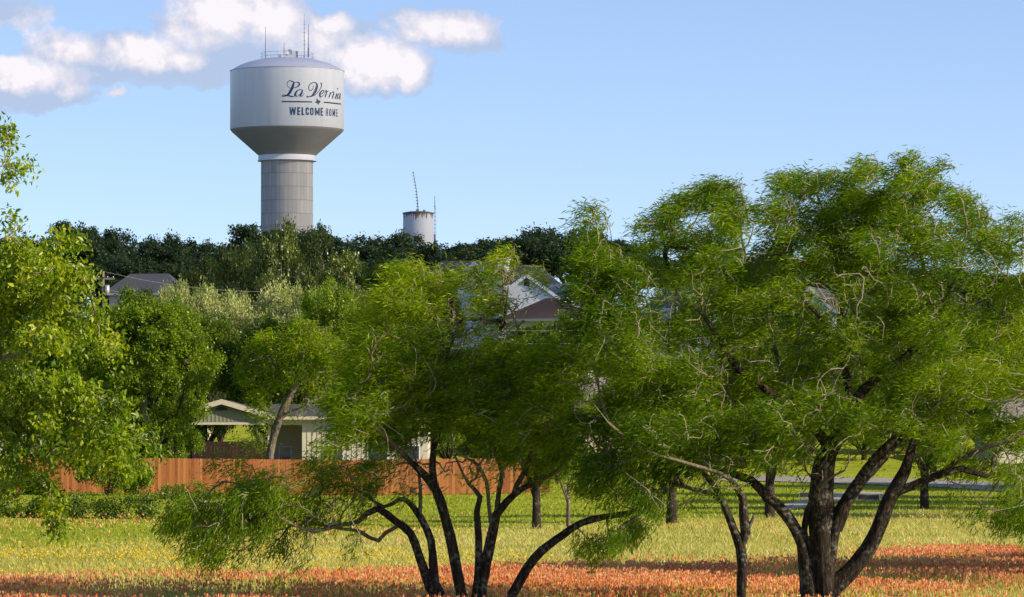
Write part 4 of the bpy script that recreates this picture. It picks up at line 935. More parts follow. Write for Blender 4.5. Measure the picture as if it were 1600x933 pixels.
hip_house('brown_roofed_house', 'house under a brown hipped shingle roof below the white gables', hcoord(862, Yb), Yb + 4, R(-24), 5.6, 6.2, zof(855, 508, Yb) - zb, zof(855, 471, Yb) - zof(855, 508, Yb), 1.0, M['sidingcream'], M['shingle_brown'], M['gutter'], windows=((-1.5, 1.2, 1.2, 1.2),))
Yg = 380; zb = h1(hcoord(222, Yg), Yg) - .3
hip_house('grey_roofed_house', 'house with a long grey-brown hipped roof on the left slope', hcoord(226, Yg), Yg + 5, R(-8), 6.4, 6, zof(225, 466, Yg) - zb, zof(225, 431, Yg) - zof(225, 466, Yg), 3.8, M['sidingcream'], M['shingle_grey'], M['gutter'], windows=((-2, 1.5, 1.2, 1.2), (2, 1.5, 1.2, 1.2)))
Yn = 355; zb = h1(hcoord(1070, Yn), Yn) - .3
gable_house('blue_house', 'blue-grey house with pale trim glimpsed through the left of the big mesquite crown', hcoord(1072, Yn), Yn + 4, R(20), 4.4, 8, zof(1072, 485, Yn) - zb, 1.7, M['bluewhite'], M['shingle_grey'], M['white'], windows=((-1.2, 2.6, 1.0, 1.2), (1.2, 2.6, 1.0, 1.2)))
Yp = 350; zb = h1(hcoord(1285, Yp), Yp) - .3
gable_house('grey_house', 'grey gabled house behind the upper limbs of the big mesquite', hcoord(1285, Yp), Yp + 4, R(-15), 4.0, 8, zof(1285, 490, Yp) - zb, 1.9, M['bluewhite'], M['shingle_grey'], M['white'])
Yr = 262; zb = h1(hcoord(935, Yr), Yr) - .3
hip_house('mauve_roofed_house', 'low house with a mauve-grey roof between the middle and slender mesquites', hcoord(930, Yr), Yr + 5, R(12), 8.5, 7, zof(930, 655, Yr) - zb, 2.6, 3.0, M['sidingcream'], M['shingle_mauve'], M['gutter'])
Ys = 262; zb = h1(hcoord(60, Ys), Ys) - .3
hip_house('mauve_roofed_house', 'low house with a mauve-grey roof behind the left edge leaves', hcoord(60, Ys), Ys + 5, R(-6), 8.5, 7, zof(60, 640, Ys) - zb, 2.2, 3.5, M['sidingcream'], M['shingle_mauve'], M['gutter'])
Yt = 250; zb = h1(hcoord(1610, Yt), Yt) - .3
hip_house('grey_roofed_house', 'house with a pale grey roof glimpsed at the right edge', hcoord(1660, Yt), Yt + 5, R(5), 8.5, 7, zof(1610, 665, Yt) - zb, 2.4, 3.5, M['sidingcream'], M['shingle_mauve'], M['gutter'])

# carport and house wing behind the cedar fence
Yc0 = 226.0
cbx = hcoord(347, Yc0); gz = h1(cbx, Yc0); root = empty('carport_house', (cbx, Yc0, gz)); tag(root, 'pale green sided carport with a shallow gable, joined to a cream house wing', 'house')
s_ = PXM(Yc0)
zl = lambda py: zof(347, py, Yc0) - gz
hw = 68 / s_; z_e = zl(649); z_p = zl(629); z_b = zl(662); D_ = 8.0
mb = MB()   # gable panel with vertical board relief
n = 22
mb.prism([(-hw, z_b), (hw, z_b), (hw, z_e), (0, z_p), (-hw, z_e)], 0, .08)
for k in range(n):
    x = -hw + (k + .5) * 2 * hw / n; zt = z_e + (z_p - z_e) * (1 - abs(x) / hw) - .03
    mb.box(x-.02, x+.02, -.022, -.002, z_b + .01, zt)
mb.build('gable_wall', M['sidinggreen'], root)
mb = MB(); sl = (z_p - z_e) / hw
for s in (-1, 1):
    pr = [(0, z_p + .02), (s*(hw+.3), z_e - sl*.3 + .02), (s*(hw+.3), z_e - sl*.3 + .16), (0, z_p + .16)]
    mb.prism(pr if s > 0 else pr[::-1], -.3, D_)
mb.build('roof', M['shingle_dark'], root)
mb = MB()
for s in (-1, 1):
    pr = [(0, z_p - .1), (s*(hw+.33), z_e - sl*.33 - .1), (s*(hw+.33), z_e - sl*.33 + .19), (0, z_p + .19)]
    mb.prism(pr if s > 0 else pr[::-1], -.36, -.303)
mb.box(-hw, hw, -.05, -.025, z_b - .06, z_b + .07)
mb.build('fascia', M['gutter'], root)
mb = MB(); mb.box(-.12, .12, -.1, -.03, zl(641), zl(636)); mb.box(-.3, -.14, -.16, -.03, zl(641), zl(638)); mb.box(.14, .3, -.16, -.03, zl(641), zl(638)); mb.build('flood_light', M['black'], root)
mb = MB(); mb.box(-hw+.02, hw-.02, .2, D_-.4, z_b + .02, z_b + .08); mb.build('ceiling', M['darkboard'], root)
for x, y in ((-hw + .1, .1), (-hw+.1, D_-.5), (hw-.1, D_-.5)):
    mb = MB(); mb.box(x-.07, x+.07, y+.1-.07, y+.1+.07, -.3, z_b); mb.build('post', M['darkboard'], root)
# wing
wx0, wx1 = hw + .01, (668 - 347) / s_; zw = zl(655); yw = 1.0
px0, px1 = (425 - 347) / s_, (471 - 347) / s_; zo = zl(664)
mb = MB(); mb.box(px1, wx1, yw, yw + .15, -.3, zw); mb.box(wx0 + .05, px1, yw, yw + .15, zo, zw); mb.box(px1 - .0, px1 + .12, yw + .152, yw + 3, -.3, zw)
mb.box(wx0 + .05, px1, yw + 3.0, yw + 3.15, -.3, zw); mb.box(wx1 - .15, wx1, yw + .152, yw + 7, -.3, zw)
mb.box(wx0 + .05, wx0+.2, yw + .152, yw + 7, -.3, zw)
k = px0
while k < wx1 - .1:
    zlow = -.2 if k > px1 + .06 else zo + .01
    mb.box(k-.02, k+.02, yw - .024, yw - .002, zlow, zw - .02); k += .28
k = yw + .3
while k < yw + 3: mb.box(px1 - .024, px1 - .002, k-.02, k+.02, -.2, zo); k += .28
mb.build('wall', M['sidingcream'], root)
mb = MB(); mb.prism([(0, 0), (1, 0), (1, 1), (0, 1)], 0, .01) if False else None
zr = zl(634)
vs = [(wx0, yw-.45, zw+.02), (wx1+.3, yw-.45, zw+.02), (wx1+.3, yw+3.8, zr), (wx0, yw+3.8, zr), (wx1+.3, yw+8, zw+.02), (wx0, yw+8, zw+.02)]
vs2 = [(a, b, c + .13) for a, b, c in vs]
mb = MB(); mb.add(vs + vs2, [(0,3,2,1),(3,5,4,2),(6,7,8,9),(9,8,10,11),(0,1,7,6),(1,2,8,7),(2,4,10,8),(4,5,11,10),(5,3,9,11),(3,0,6,9)]); mb.build('roof', M['shingle_dark'], root)
mb = MB(); mb.box(wx0, wx1+.35, yw-.56, yw-.453, zw-.02, zw+.15); mb.build('gutter', M['gutter'], root)
mb = MB(); a, b = (443-347)/s_, (452-347)/s_; mb.box(a-.5, a+.25, yw+2.95, yw+2.997, .9, 2.1); f = mb.build('window', M['white'], root)
mb = MB(); mb.box(a-.43, a+.18, yw+2.92, yw+2.946, .97, 2.03); mb.build('pane', M['glass'], f)
for q in (520, 590, 640):
    a = (q-347)/s_; mb = MB(); mb.box(a-.6, a+.6, yw-.05, yw-.027, 1.0, 2.2); f = mb.build('window', M['white'], root)
    mb = MB(); mb.box(a-.52, a+.52, yw-.07, yw-.053, 1.08, 2.12); mb.build('pane', M['glass'], f)
# brick house corner far behind the carport
gx = hcoord(295, 268); zb = h1(gx, 268)
gable_house('brick_house', 'pale brick house seen through the carport left of its post', gx - 3.5, 272, 0, 9.0, 7, zof(300, 655, 268) - zb, 1.6, M['brick'], M['shingle_grey'], M['gutter'], vent=False, windows=((-2.5, .9, 1.2, 1.2),))
# patio chair and covered grill in the porch
def patio_chair(px, Y, rz, label):
    x = hcoord(px, Y); root = empty('patio_chair', (x, Y, h1(x, Y) + .0), rz); tag(root, label, 'chair')
    for sx in (-.26, .26):
        mb = MB(); mb.tube([(sx, -.28, 0), (sx, -.26, .62)], .018, 6); mb.build('leg', M['black'], root)
        mb = MB(); mb.tube([(sx, .3, 0), (sx, .22, .42)], .018, 6); mb.build('leg', M['black'], root)
        mb = MB(); mb.tube([(sx, -.28, .62), (sx, .24, .66)], .022, 6); mb.build('armrest', M['black'], root)
    mb = MB(); mb.box(-.25, .25, -.26, .24, .40, .44); mb.build('seat', M['black'], root)
    mb = MB(); mb.add([(-.25,.22,.44),(.25,.22,.44),(.25,.40,1.12),(-.25,.40,1.12),(-.25,.25,.44),(.25,.25,.44),(.25,.43,1.12),(-.25,.43,1.12)], [(0,1,2,3),(7,6,5,4),(0,4,5,1),(1,5,6,2),(2,6,7,3),(3,7,4,0)]); mb.build('backrest', M['black'], root)
patio_chair(461, 227.6, R(35), 'dark metal patio chair on the porch of the cream wing')
x = hcoord(440, 227.3); root = empty('covered_grill', (x, 227.3, h1(x, 227.3))); tag(root, 'low dark covered grill left of the patio chair', 'grill')
mb = MB(); mb.prism([(-.55, .55), (.55, .55), (.6, .8), (.42, 1.08), (-.42, 1.08), (-.6, .8)], -.28, .28); mb.build('cover', M['black'], root)
for sx in (-.45, .45):
    for sy in (-.2, .2): mb = MB(); mb.box(sx-.03, sx+.03, sy-.03, sy+.03, 0, .548); mb.build('leg', M['black'], root)
# culvert openings on the driveway
for px, py, lab in ((1265, 778, 'dark culvert opening on the left side of the concrete driveway'), (1357, 782, 'dark culvert opening on the right side of the concrete driveway')):
    g = ground_at(px, py); root = empty('culvert', g); tag(root, lab, 'culvert', 'culverts beside the driveway')
    mb = MB(); mb.box(-.54, .54, -.1, .1, -.2, .04); mb.box(-.54, -.5, -.1, .1, .04, .26); mb.box(.5, .54, -.1, .1, .04, .26); mb.box(-.54, .54, -.1, .1, .26, .29); mb.build('headwall', M['concrete'], root)
    mb = MB(); mb.box(-.49, .49, -.09, .09, .042, .258); mb.build('pipe_opening', M['dark'], root)

# ------------------------------------------------------------------ utility pole and wires
M['polewood'] = plain('weathered_pole', (.16, .13, .11), .9, var=.25, scale=2., stretch=(4, 4, .5))
M['wire'] = plain('wire_grey', (.16, .16, .17), .6)
def pole(px, pytop, Y, label):
    x = hcoord(px, Y); z0 = h1(x, Y); z1 = zof(px, pytop, Y); root = empty('utility_pole', (x, Y, z0)); tag(root, label, 'utility pole')
    mb = MB(); mb.tube([(0, 0, -.5), (0, 0, z1 - z0)], [.15, .10], 10); mb.build('pole', M['polewood'], root)
    mb = MB(); mb.box(-.9, .9, -.06, .06, z1 - z0 - .65, z1 - z0 - .52); mb.build('crossarm', M['polewood'], root)
    for q in (-.8, -.35, .35, .8): mb = MB(); mb.tube([(q, 0, z1 - z0 - .52), (q, 0, z1 - z0 - .38)], .04, 6); mb.build('insulator', M['steel'], root)
    mb = MB(); mb.tube([(.32, -.1, z1 - z0 - 1.9), (.32, -.1, z1 - z0 - 1.1)], .2, 10); mb.build('transformer', M['steel'], root)
    return np.array([x, Y, z1 - .5])
def wire(name, label, a, b, sag, r=.014, group=None):
    pts = [a * (1-t) + b * t - np.array([0, 0, sag * 4 * t * (1-t)]) for t in np.linspace(0, 1, 25)]
    mb = MB(); mb.tube(pts, r, 5); o = mb.build(name, M['wire'], None); tag(o, label, 'power line', group)
p1 = pole(161, 424, 318, 'wooden utility pole with crossarm left of the grey roof')
p2 = pole(562, 446, 332, 'utility pole hidden among the trees in the centre')
wire('power_line', 'upper wire running right from the pole over the grey roof', p1 + [0, 0, .5], p2 + [0, 0, .5], 1.0)
wire('power_line', 'lower wire running right from the pole across the silvery trees', p1 - [0, 0, .9], p2 - [0, 0, .6], .9)
Yw = 262
wire('power_line', 'single pale wire passing in front of the brown roof', at(560, 503, Yw), at(1250, 488, Yw + 14), .9, .010)
wire('power_line', 'thicker wire below the brown roof', at(560, 524, Yw), at(1250, 512, Yw + 14), .8, .014)

# ------------------------------------------------------------------ water tower
YT = 600.0; TX = at(448.4, 300, YT)[0]; TZ0 = h1(TX, YT); sT = PXM(YT)
def tz(py): return zof(448, py, YT) - TZ0
Rt = 89.2 / sT; Rp = 40.7 / sT; Rr_ = 45 / sT
tower = empty('water_tower', (TX, YT, TZ0)); tag(tower, 'tall white water tower with blue lettering on its tank and a concrete pedestal', 'water tower')
# pedestal concrete with cast panels
m, nt, nd, lk = newmat('cast_concrete')
tc = N(nt, 'ShaderNodeTexCoord'); sep = N(nt, 'ShaderNodeSeparateXYZ'); lk.new(tc.outputs['Object'], sep.inputs[0])
ang = mathn(nt, 'ARCTAN2', sep.outputs['Y'], sep.outputs['X'])
au = mathn(nt, 'MULTIPLY', ang, 38 / (2 * math.pi)); zv = mathn(nt, 'MULTIPLY', sep.outputs['Z'], 1 / 2.0)
fa = mathn(nt, 'FRACT', au); fz = mathn(nt, 'FRACT', zv)
la = mathn(nt, 'LESS_THAN', fa, .14); lz = mathn(nt, 'LESS_THAN', fz, .06)
ln = mathn(nt, 'MAXIMUM', mathn(nt, 'MULTIPLY', la, .6), lz)
cb = N(nt, 'ShaderNodeCombineXYZ'); lk.new(mathn(nt, 'FLOOR', au), cb.inputs[0]); lk.new(mathn(nt, 'FLOOR', zv), cb.inputs[1])
wn = N(nt, 'ShaderNodeTexWhiteNoise', noise_dimensions='2D'); lk.new(cb.outputs[0], wn.inputs['Vector'])
ns = N(nt, 'ShaderNodeTexNoise', i_Scale=.8, i_Detail=6.0); mp = N(nt, 'ShaderNodeMapping'); mp.inputs['Scale'].default_value = (2, 2, .35); lk.new(tc.outputs['Object'], mp.inputs[0]); lk.new(mp.outputs[0], ns.inputs['Vector'])
v = mathn(nt, 'ADD', mathn(nt, 'MULTIPLY', wn.outputs[0], .45), mathn(nt, 'MULTIPLY', ns.outputs['Fac'], .6))
cc = ramp(nt, v, [(.15, (.35, .335, .325)), (.8, (.48, .46, .445))]).outputs[0]
cc = mixc(nt, mathn(nt, 'MULTIPLY', ln, .55), cc, (.2, .185, .175))
b = N(nt, 'ShaderNodeBsdfPrincipled', i_Roughness=.9); lk.new(cc, b.inputs['Base Color']); o = N(nt, 'ShaderNodeOutputMaterial'); lk.new(b.outputs[0], o.inputs[0]); M['cast'] = m
M['tank'] = plain('tank_white', (.75, .76, .80), .42, var=.05, scale=.9, stretch=(1.6, 1.6, .12), spec=.5)
M['cone'] = plain('cone_grey', (.36, .345, .33), .5, var=.05, scale=.6, spec=.4)
M['domep'] = plain('dome_paint', (.62, .63, .72), .35, var=.03, scale=.6, spec=.5)
M['navy'] = plain('navy_paint', (.008, .045, .135), .5, var=.05)
z_g0, z_g1 = tz(251), tz(244); z_w0, z_w1 = tz(203), tz(112.5)
mb = MB()
prof = [(Rp * 1.0, -1)]
z = 0
while z < z_g0 - .5:
    nz = (math.floor((z + 1e-6) / 2.0) + 1) * 2.0
    if nz > z_g0: break
    prof += [(Rp, nz)]; z = nz
prof.append((Rp, z_g0)); mb.lathe(prof, 96); mb.build('pedestal', M['cast'], tower)
mb = MB(); mb.lathe([(Rp, z_g0 - .12), (Rr_ + .12, z_g0 - .12), (Rr_ + .12, z_g0), (Rr_, z_g0 + .02), (Rr_, z_g1), (Rr_ - .05, z_g1 + .05)], 96); mb.build('ring_girder', M['tank'], tower)
mb = MB(); mb.lathe([(Rr_ - .05, z_g1 + .04), (Rt - .35, z_w0 - .42), (Rt - .04, z_w0 - .06), (Rt - .02, z_w0 - .003)], 128); mb.build('cone', M['cone'], tower)
mb = MB(); zz = [z_w0 + (z_w1 - z_w0) * k / 4 for k in range(5)]
prof = [(Rt - .02, z_w0), (Rt, z_w0 + .03)]
prof += [(Rt, z_w1)]; mb.lathe(prof, 160); tank = mb.build('tank_wall', M['tank'], tower)
rise = 2.15
mb = MB(); mb.lathe([(Rt, z_w1), (Rt + .06, z_w1 + .02), (Rt + .06, z_w1 + .12), (Rt - .25, z_w1 + .2), (Rt * .93, z_w1 + .47), (Rt * .84, z_w1 + .88), (Rt * .72, z_w1 + 1.3), (Rt * .58, z_w1 + 1.62), (Rt * .42, z_w1 + 1.88), (Rt * .22, z_w1 + 2.05), (.01, z_w1 + rise)], 128); mb.build('dome', M['domep'], tower)
# railing and antennas on the dome
rr = 41 / sT; zd = z_w1 + 1.78
mb = MB()
for hh in (.45, 1.0): mb.tube([(rr * math.cos(a), rr * math.sin(a), zd + hh) for a in np.linspace(0, 2*math.pi, 49)], .022, 5, cap=False)
for k in range(20): a = k * math.pi / 10; mb.tube([(rr*math.cos(a), rr*math.sin(a), zd - .1), (rr*math.cos(a), rr*math.sin(a), zd + 1.0)], .022, 5)
mb.build('railing', M['steel'], tower)
M['ant'] = plain('antenna_grey', (.22, .23, .26), .5)
def mast(px, y0, y1, r, dy=0):
    x = (px - 448.4) / sT; mb = MB(); mb.tube([(x, dy, tz(y1)), (x, dy, tz(y0))], [r, r * .45], 6); mb.build('antenna', M['ant'], tower)
mast(414.3, 42, 92, .075); mast(474.6, 22, 92, .06, .8); mast(482, 38, 90, .085, -.8); mast(443.9, 68, 90, .08, -1)
mb = MB()
for k in range(9): z = tz(88) + k * .6; x = (474.6 - 448.4) / sT; mb.box(x - .12, x + .12, .74, .86, z, z + .05)
mb.build('antenna_brackets', M['ant'], tower)
mb = MB(); x = (482-448.4)/sT; mb.box(x-.1, x+.1, -.93, -.67, tz(87), tz(76)); mb.build('panel_antenna', M['ant'], tower)
for px, w, y0, y1, yy in ((437, .5, 86, 91, -1.6), (447, .7, 87, 91, -2.0), (458, .9, 84, 91, -1.8), (464, .35, 82, 91, -1.5)):
    x = (px - 448.4) / sT; mb = MB(); mb.box(x - w/2, x + w/2, yy - .3, yy + .3, tz(y1) - .1, tz(y0)); mb.build('equipment_box', M['white'] if px != 464 else M['ant'], tower)
mb = MB(); x = (453 - 448.4)/sT
mb.lathe([(.02, 0), (.25, .04), (.42, .14), (.45, .2), (.4, .14), (.24, .02), (.02, -.03)], 20)
mb.v = [(x + vx, -2.2 - vz, tz(84) + vy) for vx, vy, vz in mb.v]; mb.build('dish_antenna', M['white'], tower)

# lettering painted on the tank, traced and laid on the cylinder
CTR = np.array([TX, YT])
def on_tank(px, py):
    d = ray(px, py); o = np.array([0 - TX, 0 - YT]); dd = d[:2]
    A = dd @ dd; B = 2 * (o @ dd); C = o @ o - Rt * Rt; disc = B*B - 4*A*C
    if disc < 0: t = -B / (2*A)
    else: t = (-B - math.sqrt(disc)) / (2*A)
    x, y = o + dd * t; return math.atan2(x, -y), CAMZ + d[2] * t - TZ0    # angle from the camera-facing side, height
cnt_layer = [0]
def ribbon_on_tank(mb, pts, ws):
    """pts (theta, z) polyline; ws widths in metres; constant-plane ribbon following the tank"""
    cnt_layer[0] += 1; rad = Rt + .012 + .003 * (cnt_layer[0] % 9)
    U = [np.array([p[0] * Rt, p[1]]) for p in pts]; vs = []
    for i, p in enumerate(U):
        d = U[min(i+1, len(U)-1)] - U[max(i-1, 0)]; d = d / (np.linalg.norm(d) + 1e-9); nrm = np.array([-d[1], d[0]])
        for s in (-1, 1):
            q = p + nrm * ws[i] / 2 * s; th = q[0] / Rt; vs.append((rad * math.sin(th), -rad * math.cos(th), q[1]))
    mb.add(vs, [(2*i, 2*i+1, 2*i+3, 2*i+2) for i in range(len(U)-1)])
def smooth(pts, k=6):
    P = np.array(pts, float); n = len(P); out = []
    for i in range(n-1):
        p0, p1, p2, p3 = P[max(i-1, 0)], P[i], P[i+1], P[min(i+2, n-1)]
        for j in range(k):
            t = j/k; out.append(.5*((2*p1)+(-p0+p2)*t+(2*p0-5*p1+4*p2-p3)*t*t+(-p0+3*p1-3*p2+p3)*t**3))
    out.append(P[-1]); return out
def c2t(cx, cy): return on_tank(420 + cx * .09648, 110 + cy * .09646)
mb = MB()
def script(pts):
    """pts in crop coordinates (x, y, width in metres)"""
    q = [(*c2t(x, y), w) for x, y, w in pts]; q = smooth(q)
    ribbon_on_tank(mb, [(a, b) for a, b, w in q], [max(.05, w * (.9 if pts[0][0] > 880 and len(pts) > 2 and pts[0][1] < 480 else 1.1)) for a, b, w in q])
t_, m_, b_ = .07, .17, .32
# L
script([(345,290,.06),(300,250,.07),(300,205,.08),(325,172,.10),(365,172,.12),(400,190,.16),(398,225,.26),(380,280,.34),(350,340,.34),(320,385,.28),(285,405,.16),(245,400,.12),(222,410,.12),(225,425,.10),(255,420,.10),(300,410,.14),(350,418,.18),(395,425,.13),(430,405,.07)])
script([(360,288,.06),(410,285,.09),(455,268,.13),(490,240,.20),(490,205,.20),(460,190,.12),(425,200,.09),(395,235,.08)])
# a
script([(545,322,.07),(515,312,.10),(470,325,.14),(435,365,.24),(430,400,.28),(450,420,.14),(485,405,.08),(520,365,.07),(540,330,.07)])
script([(548,318,.16),(530,370,.24),(512,408,.24),(525,422,.12),(550,405,.07),(566,380,.05)])
mb.build('script_lettering', M['navy'], tank); mb = MB()
# V
script([(715,235,.05),(722,280,.07),(700,315,.09),(668,330,.09),(648,300,.09),(650,255,.11),(680,215,.11),(725,198,.11),(765,205,.16),(780,250,.32),(765,310,.36),(735,370,.34),(695,415,.22),(655,425,.12),(622,428,.20),(608,428,.16)])
script([(690,418,.08),(730,410,.08),(780,370,.09),(825,310,.10),(850,260,.12),(852,225,.16),(840,200,.2)])
# e
script([(835,395,.06),(865,375,.09),(888,350,.12),(888,328,.12),(870,325,.12),(840,350,.2),(825,395,.28),(835,428,.18),(860,420,.09),(890,395,.06)])
# r
script([(890,395,.06),(915,350,.08),(922,325,.16),(935,345,.2),(925,390,.24),(912,432,.24)])
script([(918,400,.06),(938,360,.09),(955,335,.14),(966,340,.22)])
# n
script([(1003,350,.12),(1000,365,.24),(986,402,.26),(973,442,.26)])
script([(984,412,.06),(1008,372,.10),(1036,352,.14),(1054,352,.22),(1052,375,.28),(1038,412,.28),(1029,440,.24),(1036,450,.12),(1050,438,.07)])
# i
script([(1104,368,.14),(1100,385,.30),(1086,420,.30),(1077,448,.26),(1084,456,.14),(1096,446,.08)])
script([(1112,290,.30),(1109,308,.3)])
# a
script([(1150,382,.1),(1136,378,.14),(1120,402,.28),(1111,435,.30),(1116,458,.22),(1128,448,.10),(1144,405,.08)])
script([(1161,374,.22),(1153,415,.30),(1147,452,.32),(1152,464,.2),(1160,458,.1)])
mb.build('script_lettering', M['navy'], tank); mb = MB()
# rules
script([(210,505,.17),(300,505,.17),(400,507,.17),(550,508,.17),(700,512,.17)])
mb.build('underline', M['navy'], tank); mb = MB()
script([(890,517,.17),(960,522,.17),(1030,530,.17),(1100,538,.17),(1168,547,.17)])
mb.build('underline', M['navy'], tank); mb = MB()
# state outline
poly = [(772,458),(792,462),(793,478),(812,486),(830,490),(834,505),(836,518),(820,530),(808,540),(806,562),(796,552),(786,535),(775,528),(765,532),(748,515),(768,506)]
pp = [c2t(*q) for q in poly]; c = np.mean(pp, 0); rad = Rt + .02
vs = [(rad*math.sin(a), -rad*math.cos(a), z) for a, z in pp] + [(rad*math.sin(c[0]), -rad*math.cos(c[0]), c[1])]
mb.add(vs, [(i, (i+1) % len(pp), len(pp)) for i in range(len(pp))])
mb.build('state_emblem', M['navy'], tank)
# block capitals: strokes laid out in arc length
mb = MB()
def base_y(cx): return float(np.interp(cx, [330, 600, 900, 1120], [724, 724, 735, 752])), float(np.interp(cx, [330, 600, 900, 1120], [597, 598, 611, 632]))
SW = .205
letters = [('W', 335, 437), ('E', 461, 508), ('L', 531, 575), ('C', 596, 652), ('O', 668, 724), ('M', 745, 823), ('E', 838, 880), ('H', 920, 960), ('O', 976, 1014), ('M', 1030, 1073), ('E', 1085, 1118)]
for ch, xa, xb in letters:
    yb_, yt_ = base_y((xa + xb) / 2)
    ta, zb_ = c2t(xa, base_y(xa)[0]); tb, zt_ = c2t(xb, base_y(xb)[1])
    zb_ = (c2t(xa, base_y(xa)[0])[1] + c2t(xb, base_y(xb)[0])[1]) / 2; zt_ = (c2t(xa, base_y(xa)[1])[1] + c2t(xb, base_y(xb)[1])[1]) / 2
    ht = SW / 2 / Rt
    U = lambda u: ta + (tb - ta) * u
    Z = lambda v: zb_ + (zt_ - zb_) * v
    def st(pts, w=SW):
        q = []
        for (a0, z0), (a1, z1) in zip(pts[:-1], pts[1:]):
            for s in np.linspace(0, 1, 5)[:-1]: q.append((a0*(1-s)+a1*s, z0*(1-s)+z1*s))
        q.append(pts[-1]); ribbon_on_tank(mb, q, [w * (.72 if xa > 900 else 1.1)] * len(q))
    L_, R_ = ta + ht, tb - ht; hz = SW / 2
    if ch == 'E': st([(L_, Z(0)), (L_, Z(1))]); [st([(L_, z), (tb, z)], SW * .85) for z in (Z(0) + hz*.85, Z(.5), Z(1) - hz*.85)]
    if ch == 'L': st([(L_, Z(0)), (L_, Z(1))]); st([(L_, Z(0) + hz*.85), (tb, Z(0) + hz*.85)], SW * .85)
    if ch == 'H': st([(L_, Z(0)), (L_, Z(1))]); st([(R_, Z(0)), (R_, Z(1))]); st([(L_, Z(.5)), (R_, Z(.5))], SW * .85)
    if ch == 'M':
        st([(L_, Z(0)), (L_, Z(1))]); st([(R_, Z(0)), (R_, Z(1))]); st([(L_, Z(1)), ((ta+tb)/2, Z(.15))], SW * .8); st([(R_, Z(1)), ((ta+tb)/2, Z(.15))], SW * .8)
    if ch == 'W':
        st([(ta + ht*.6, Z(1)), (U(.26), Z(0))], SW*.9); st([(U(.26), Z(0)), (U(.5), Z(1))], SW*.8); st([(U(.5), Z(1)), (U(.74), Z(0))], SW*.8); st([(U(.74), Z(0)), (tb - ht*.6, Z(1))], SW*.9)
    if ch in 'OC':
        rx = (R_ - L_) / 2; c0 = (L_ + R_) / 2; k = min(rx * Rt, (zt_ - zb_) * .25)
        ztop, zbot = Z(1) - hz, Z(0) + hz; q = []
        for a in np.linspace(0, math.pi, 9): q.append((c0 + rx * math.cos(a), ztop - k + k * math.sin(a)))
        for a in np.linspace(math.pi, 2*math.pi, 9): q.append((c0 + rx * math.cos(a), zbot + k + k * math.sin(a)))
        if ch == 'O': q.append(q[0]); q.append(q[1])
        else:
            q = [(R_, Z(.64))] + q + [(R_, Z(.36))]
        ribbon_on_tank(mb, q, [SW * (.75 if xa > 900 else 1.1)] * len(q))
mb.build('block_lettering', M['navy'], tank)

# ------------------------------------------------------------------ old standpipe
Y2 = 520.0; X2 = at(653.5, 400, Y2)[0]; Z2 = h1(X2, Y2); s2 = PXM(Y2)
def t2(py): return zof(653, py, Y2) - Z2
sp = empty('standpipe_tank', (X2, Y2, Z2)); tag(sp, 'small old white standpipe tank with a rust-stained rim beyond the trees', 'water tank')
m, nt, nd, lk = newmat('stained_white_paint')
tc = N(nt, 'ShaderNodeTexCoord'); sep = N(nt, 'ShaderNodeSeparateXYZ'); lk.new(tc.outputs['Object'], sep.inputs[0])
mp = N(nt, 'ShaderNodeMapping'); mp.inputs['Scale'].default_value = (3.2, 3.2, .5); lk.new(tc.outputs['Object'], mp.inputs[0])
ns = N(nt, 'ShaderNodeTexNoise', i_Scale=1.3, i_Detail=5.0, i_Roughness=.6); lk.new(mp.outputs[0], ns.inputs['Vector'])
zt_ = t2(334)
g_ = mathn(nt, 'MULTIPLY', mathn(nt, 'SUBTRACT', sep.outputs['Z'], zt_ - 1.2), .8, True)
st_ = mathn(nt, 'ADD', mathn(nt, 'MULTIPLY', g_, .36), ns.outputs['Fac'])
cc = ramp(nt, st_, [(.68, (.62, .63, .67)), (.80, (.20, .16, .14)), (.95, (.10, .07, .06))]).outputs[0]
b = N(nt, 'ShaderNodeBsdfPrincipled', i_Roughness=.6); lk.new(cc, b.inputs['Base Color']); o = N(nt, 'ShaderNodeOutputMaterial'); lk.new(b.outputs[0], o.inputs[0]); M['stained'] = m
R2 = 23.8 / s2
mb = MB(); prof = [(R2, -1)]; z = 1.5
while z < zt_ - .5: prof += [(R2, z)]; z += 2.2
prof += [(R2, zt_)]; mb.lathe(prof, 64); mb.build('shell', M['stained'], sp)
mb = MB(); mb.lathe([(R2, zt_), (R2 + .08, zt_ + .01), (R2 + .08, zt_ + .12), (R2 * .6, zt_ + .28), (.01, zt_ + .36)], 64); mb.build('roof', M['shingle_grey'], sp)
mb = MB(); mb.box(-.3, .1, -.5, -.1, zt_ + .2, zt_ + .55); mb.box(.6, .9, -.3, 0, zt_ + .1, zt_ + .5); mb.build('hatch', M['ant'], sp)
def lean_antenna():
    P0 = at(653.5, 332, Y2); P1 = at(645.5, 268, Y2); o = np.array([X2, Y2, Z2]); mb = MB(); a = P0 - o; b_ = P1 - o; mid = a * .5 + b_ * .5 + np.array([.12, 0, 0])
    mb.tube([a, mid, b_], [.07, .06, .04], 6)
    for k in range(13):
        t = .06 + k * .075; p = a * (1-t) + b_ * t + np.array([.12 * 4 * t * (1-t) * .6, 0, 0]); mb.box(p[0]-.2, p[0]+.12, p[1]-.03, p[1]+.03, p[2], p[2]+.07)
    mb.build('leaning_antenna', M['ant'], sp)
lean_antenna()
Xm = at(679.3, 400, 514)[0]; zm = h1(Xm, 514); ms = empty('radio_mast', (Xm, 514, zm)); tag(ms, 'thin upright radio mast close right of the old standpipe tank', 'mast')
mb = MB(); zt2 = zof(679, 306, 514) - zm
for a in (0, 2.1, 4.2): mb.tube([(.14*math.cos(a), .14*math.sin(a), -.3), (.12*math.cos(a), .12*math.sin(a), zof(679, 322, 514) - zm)], .022, 5)
z = 0
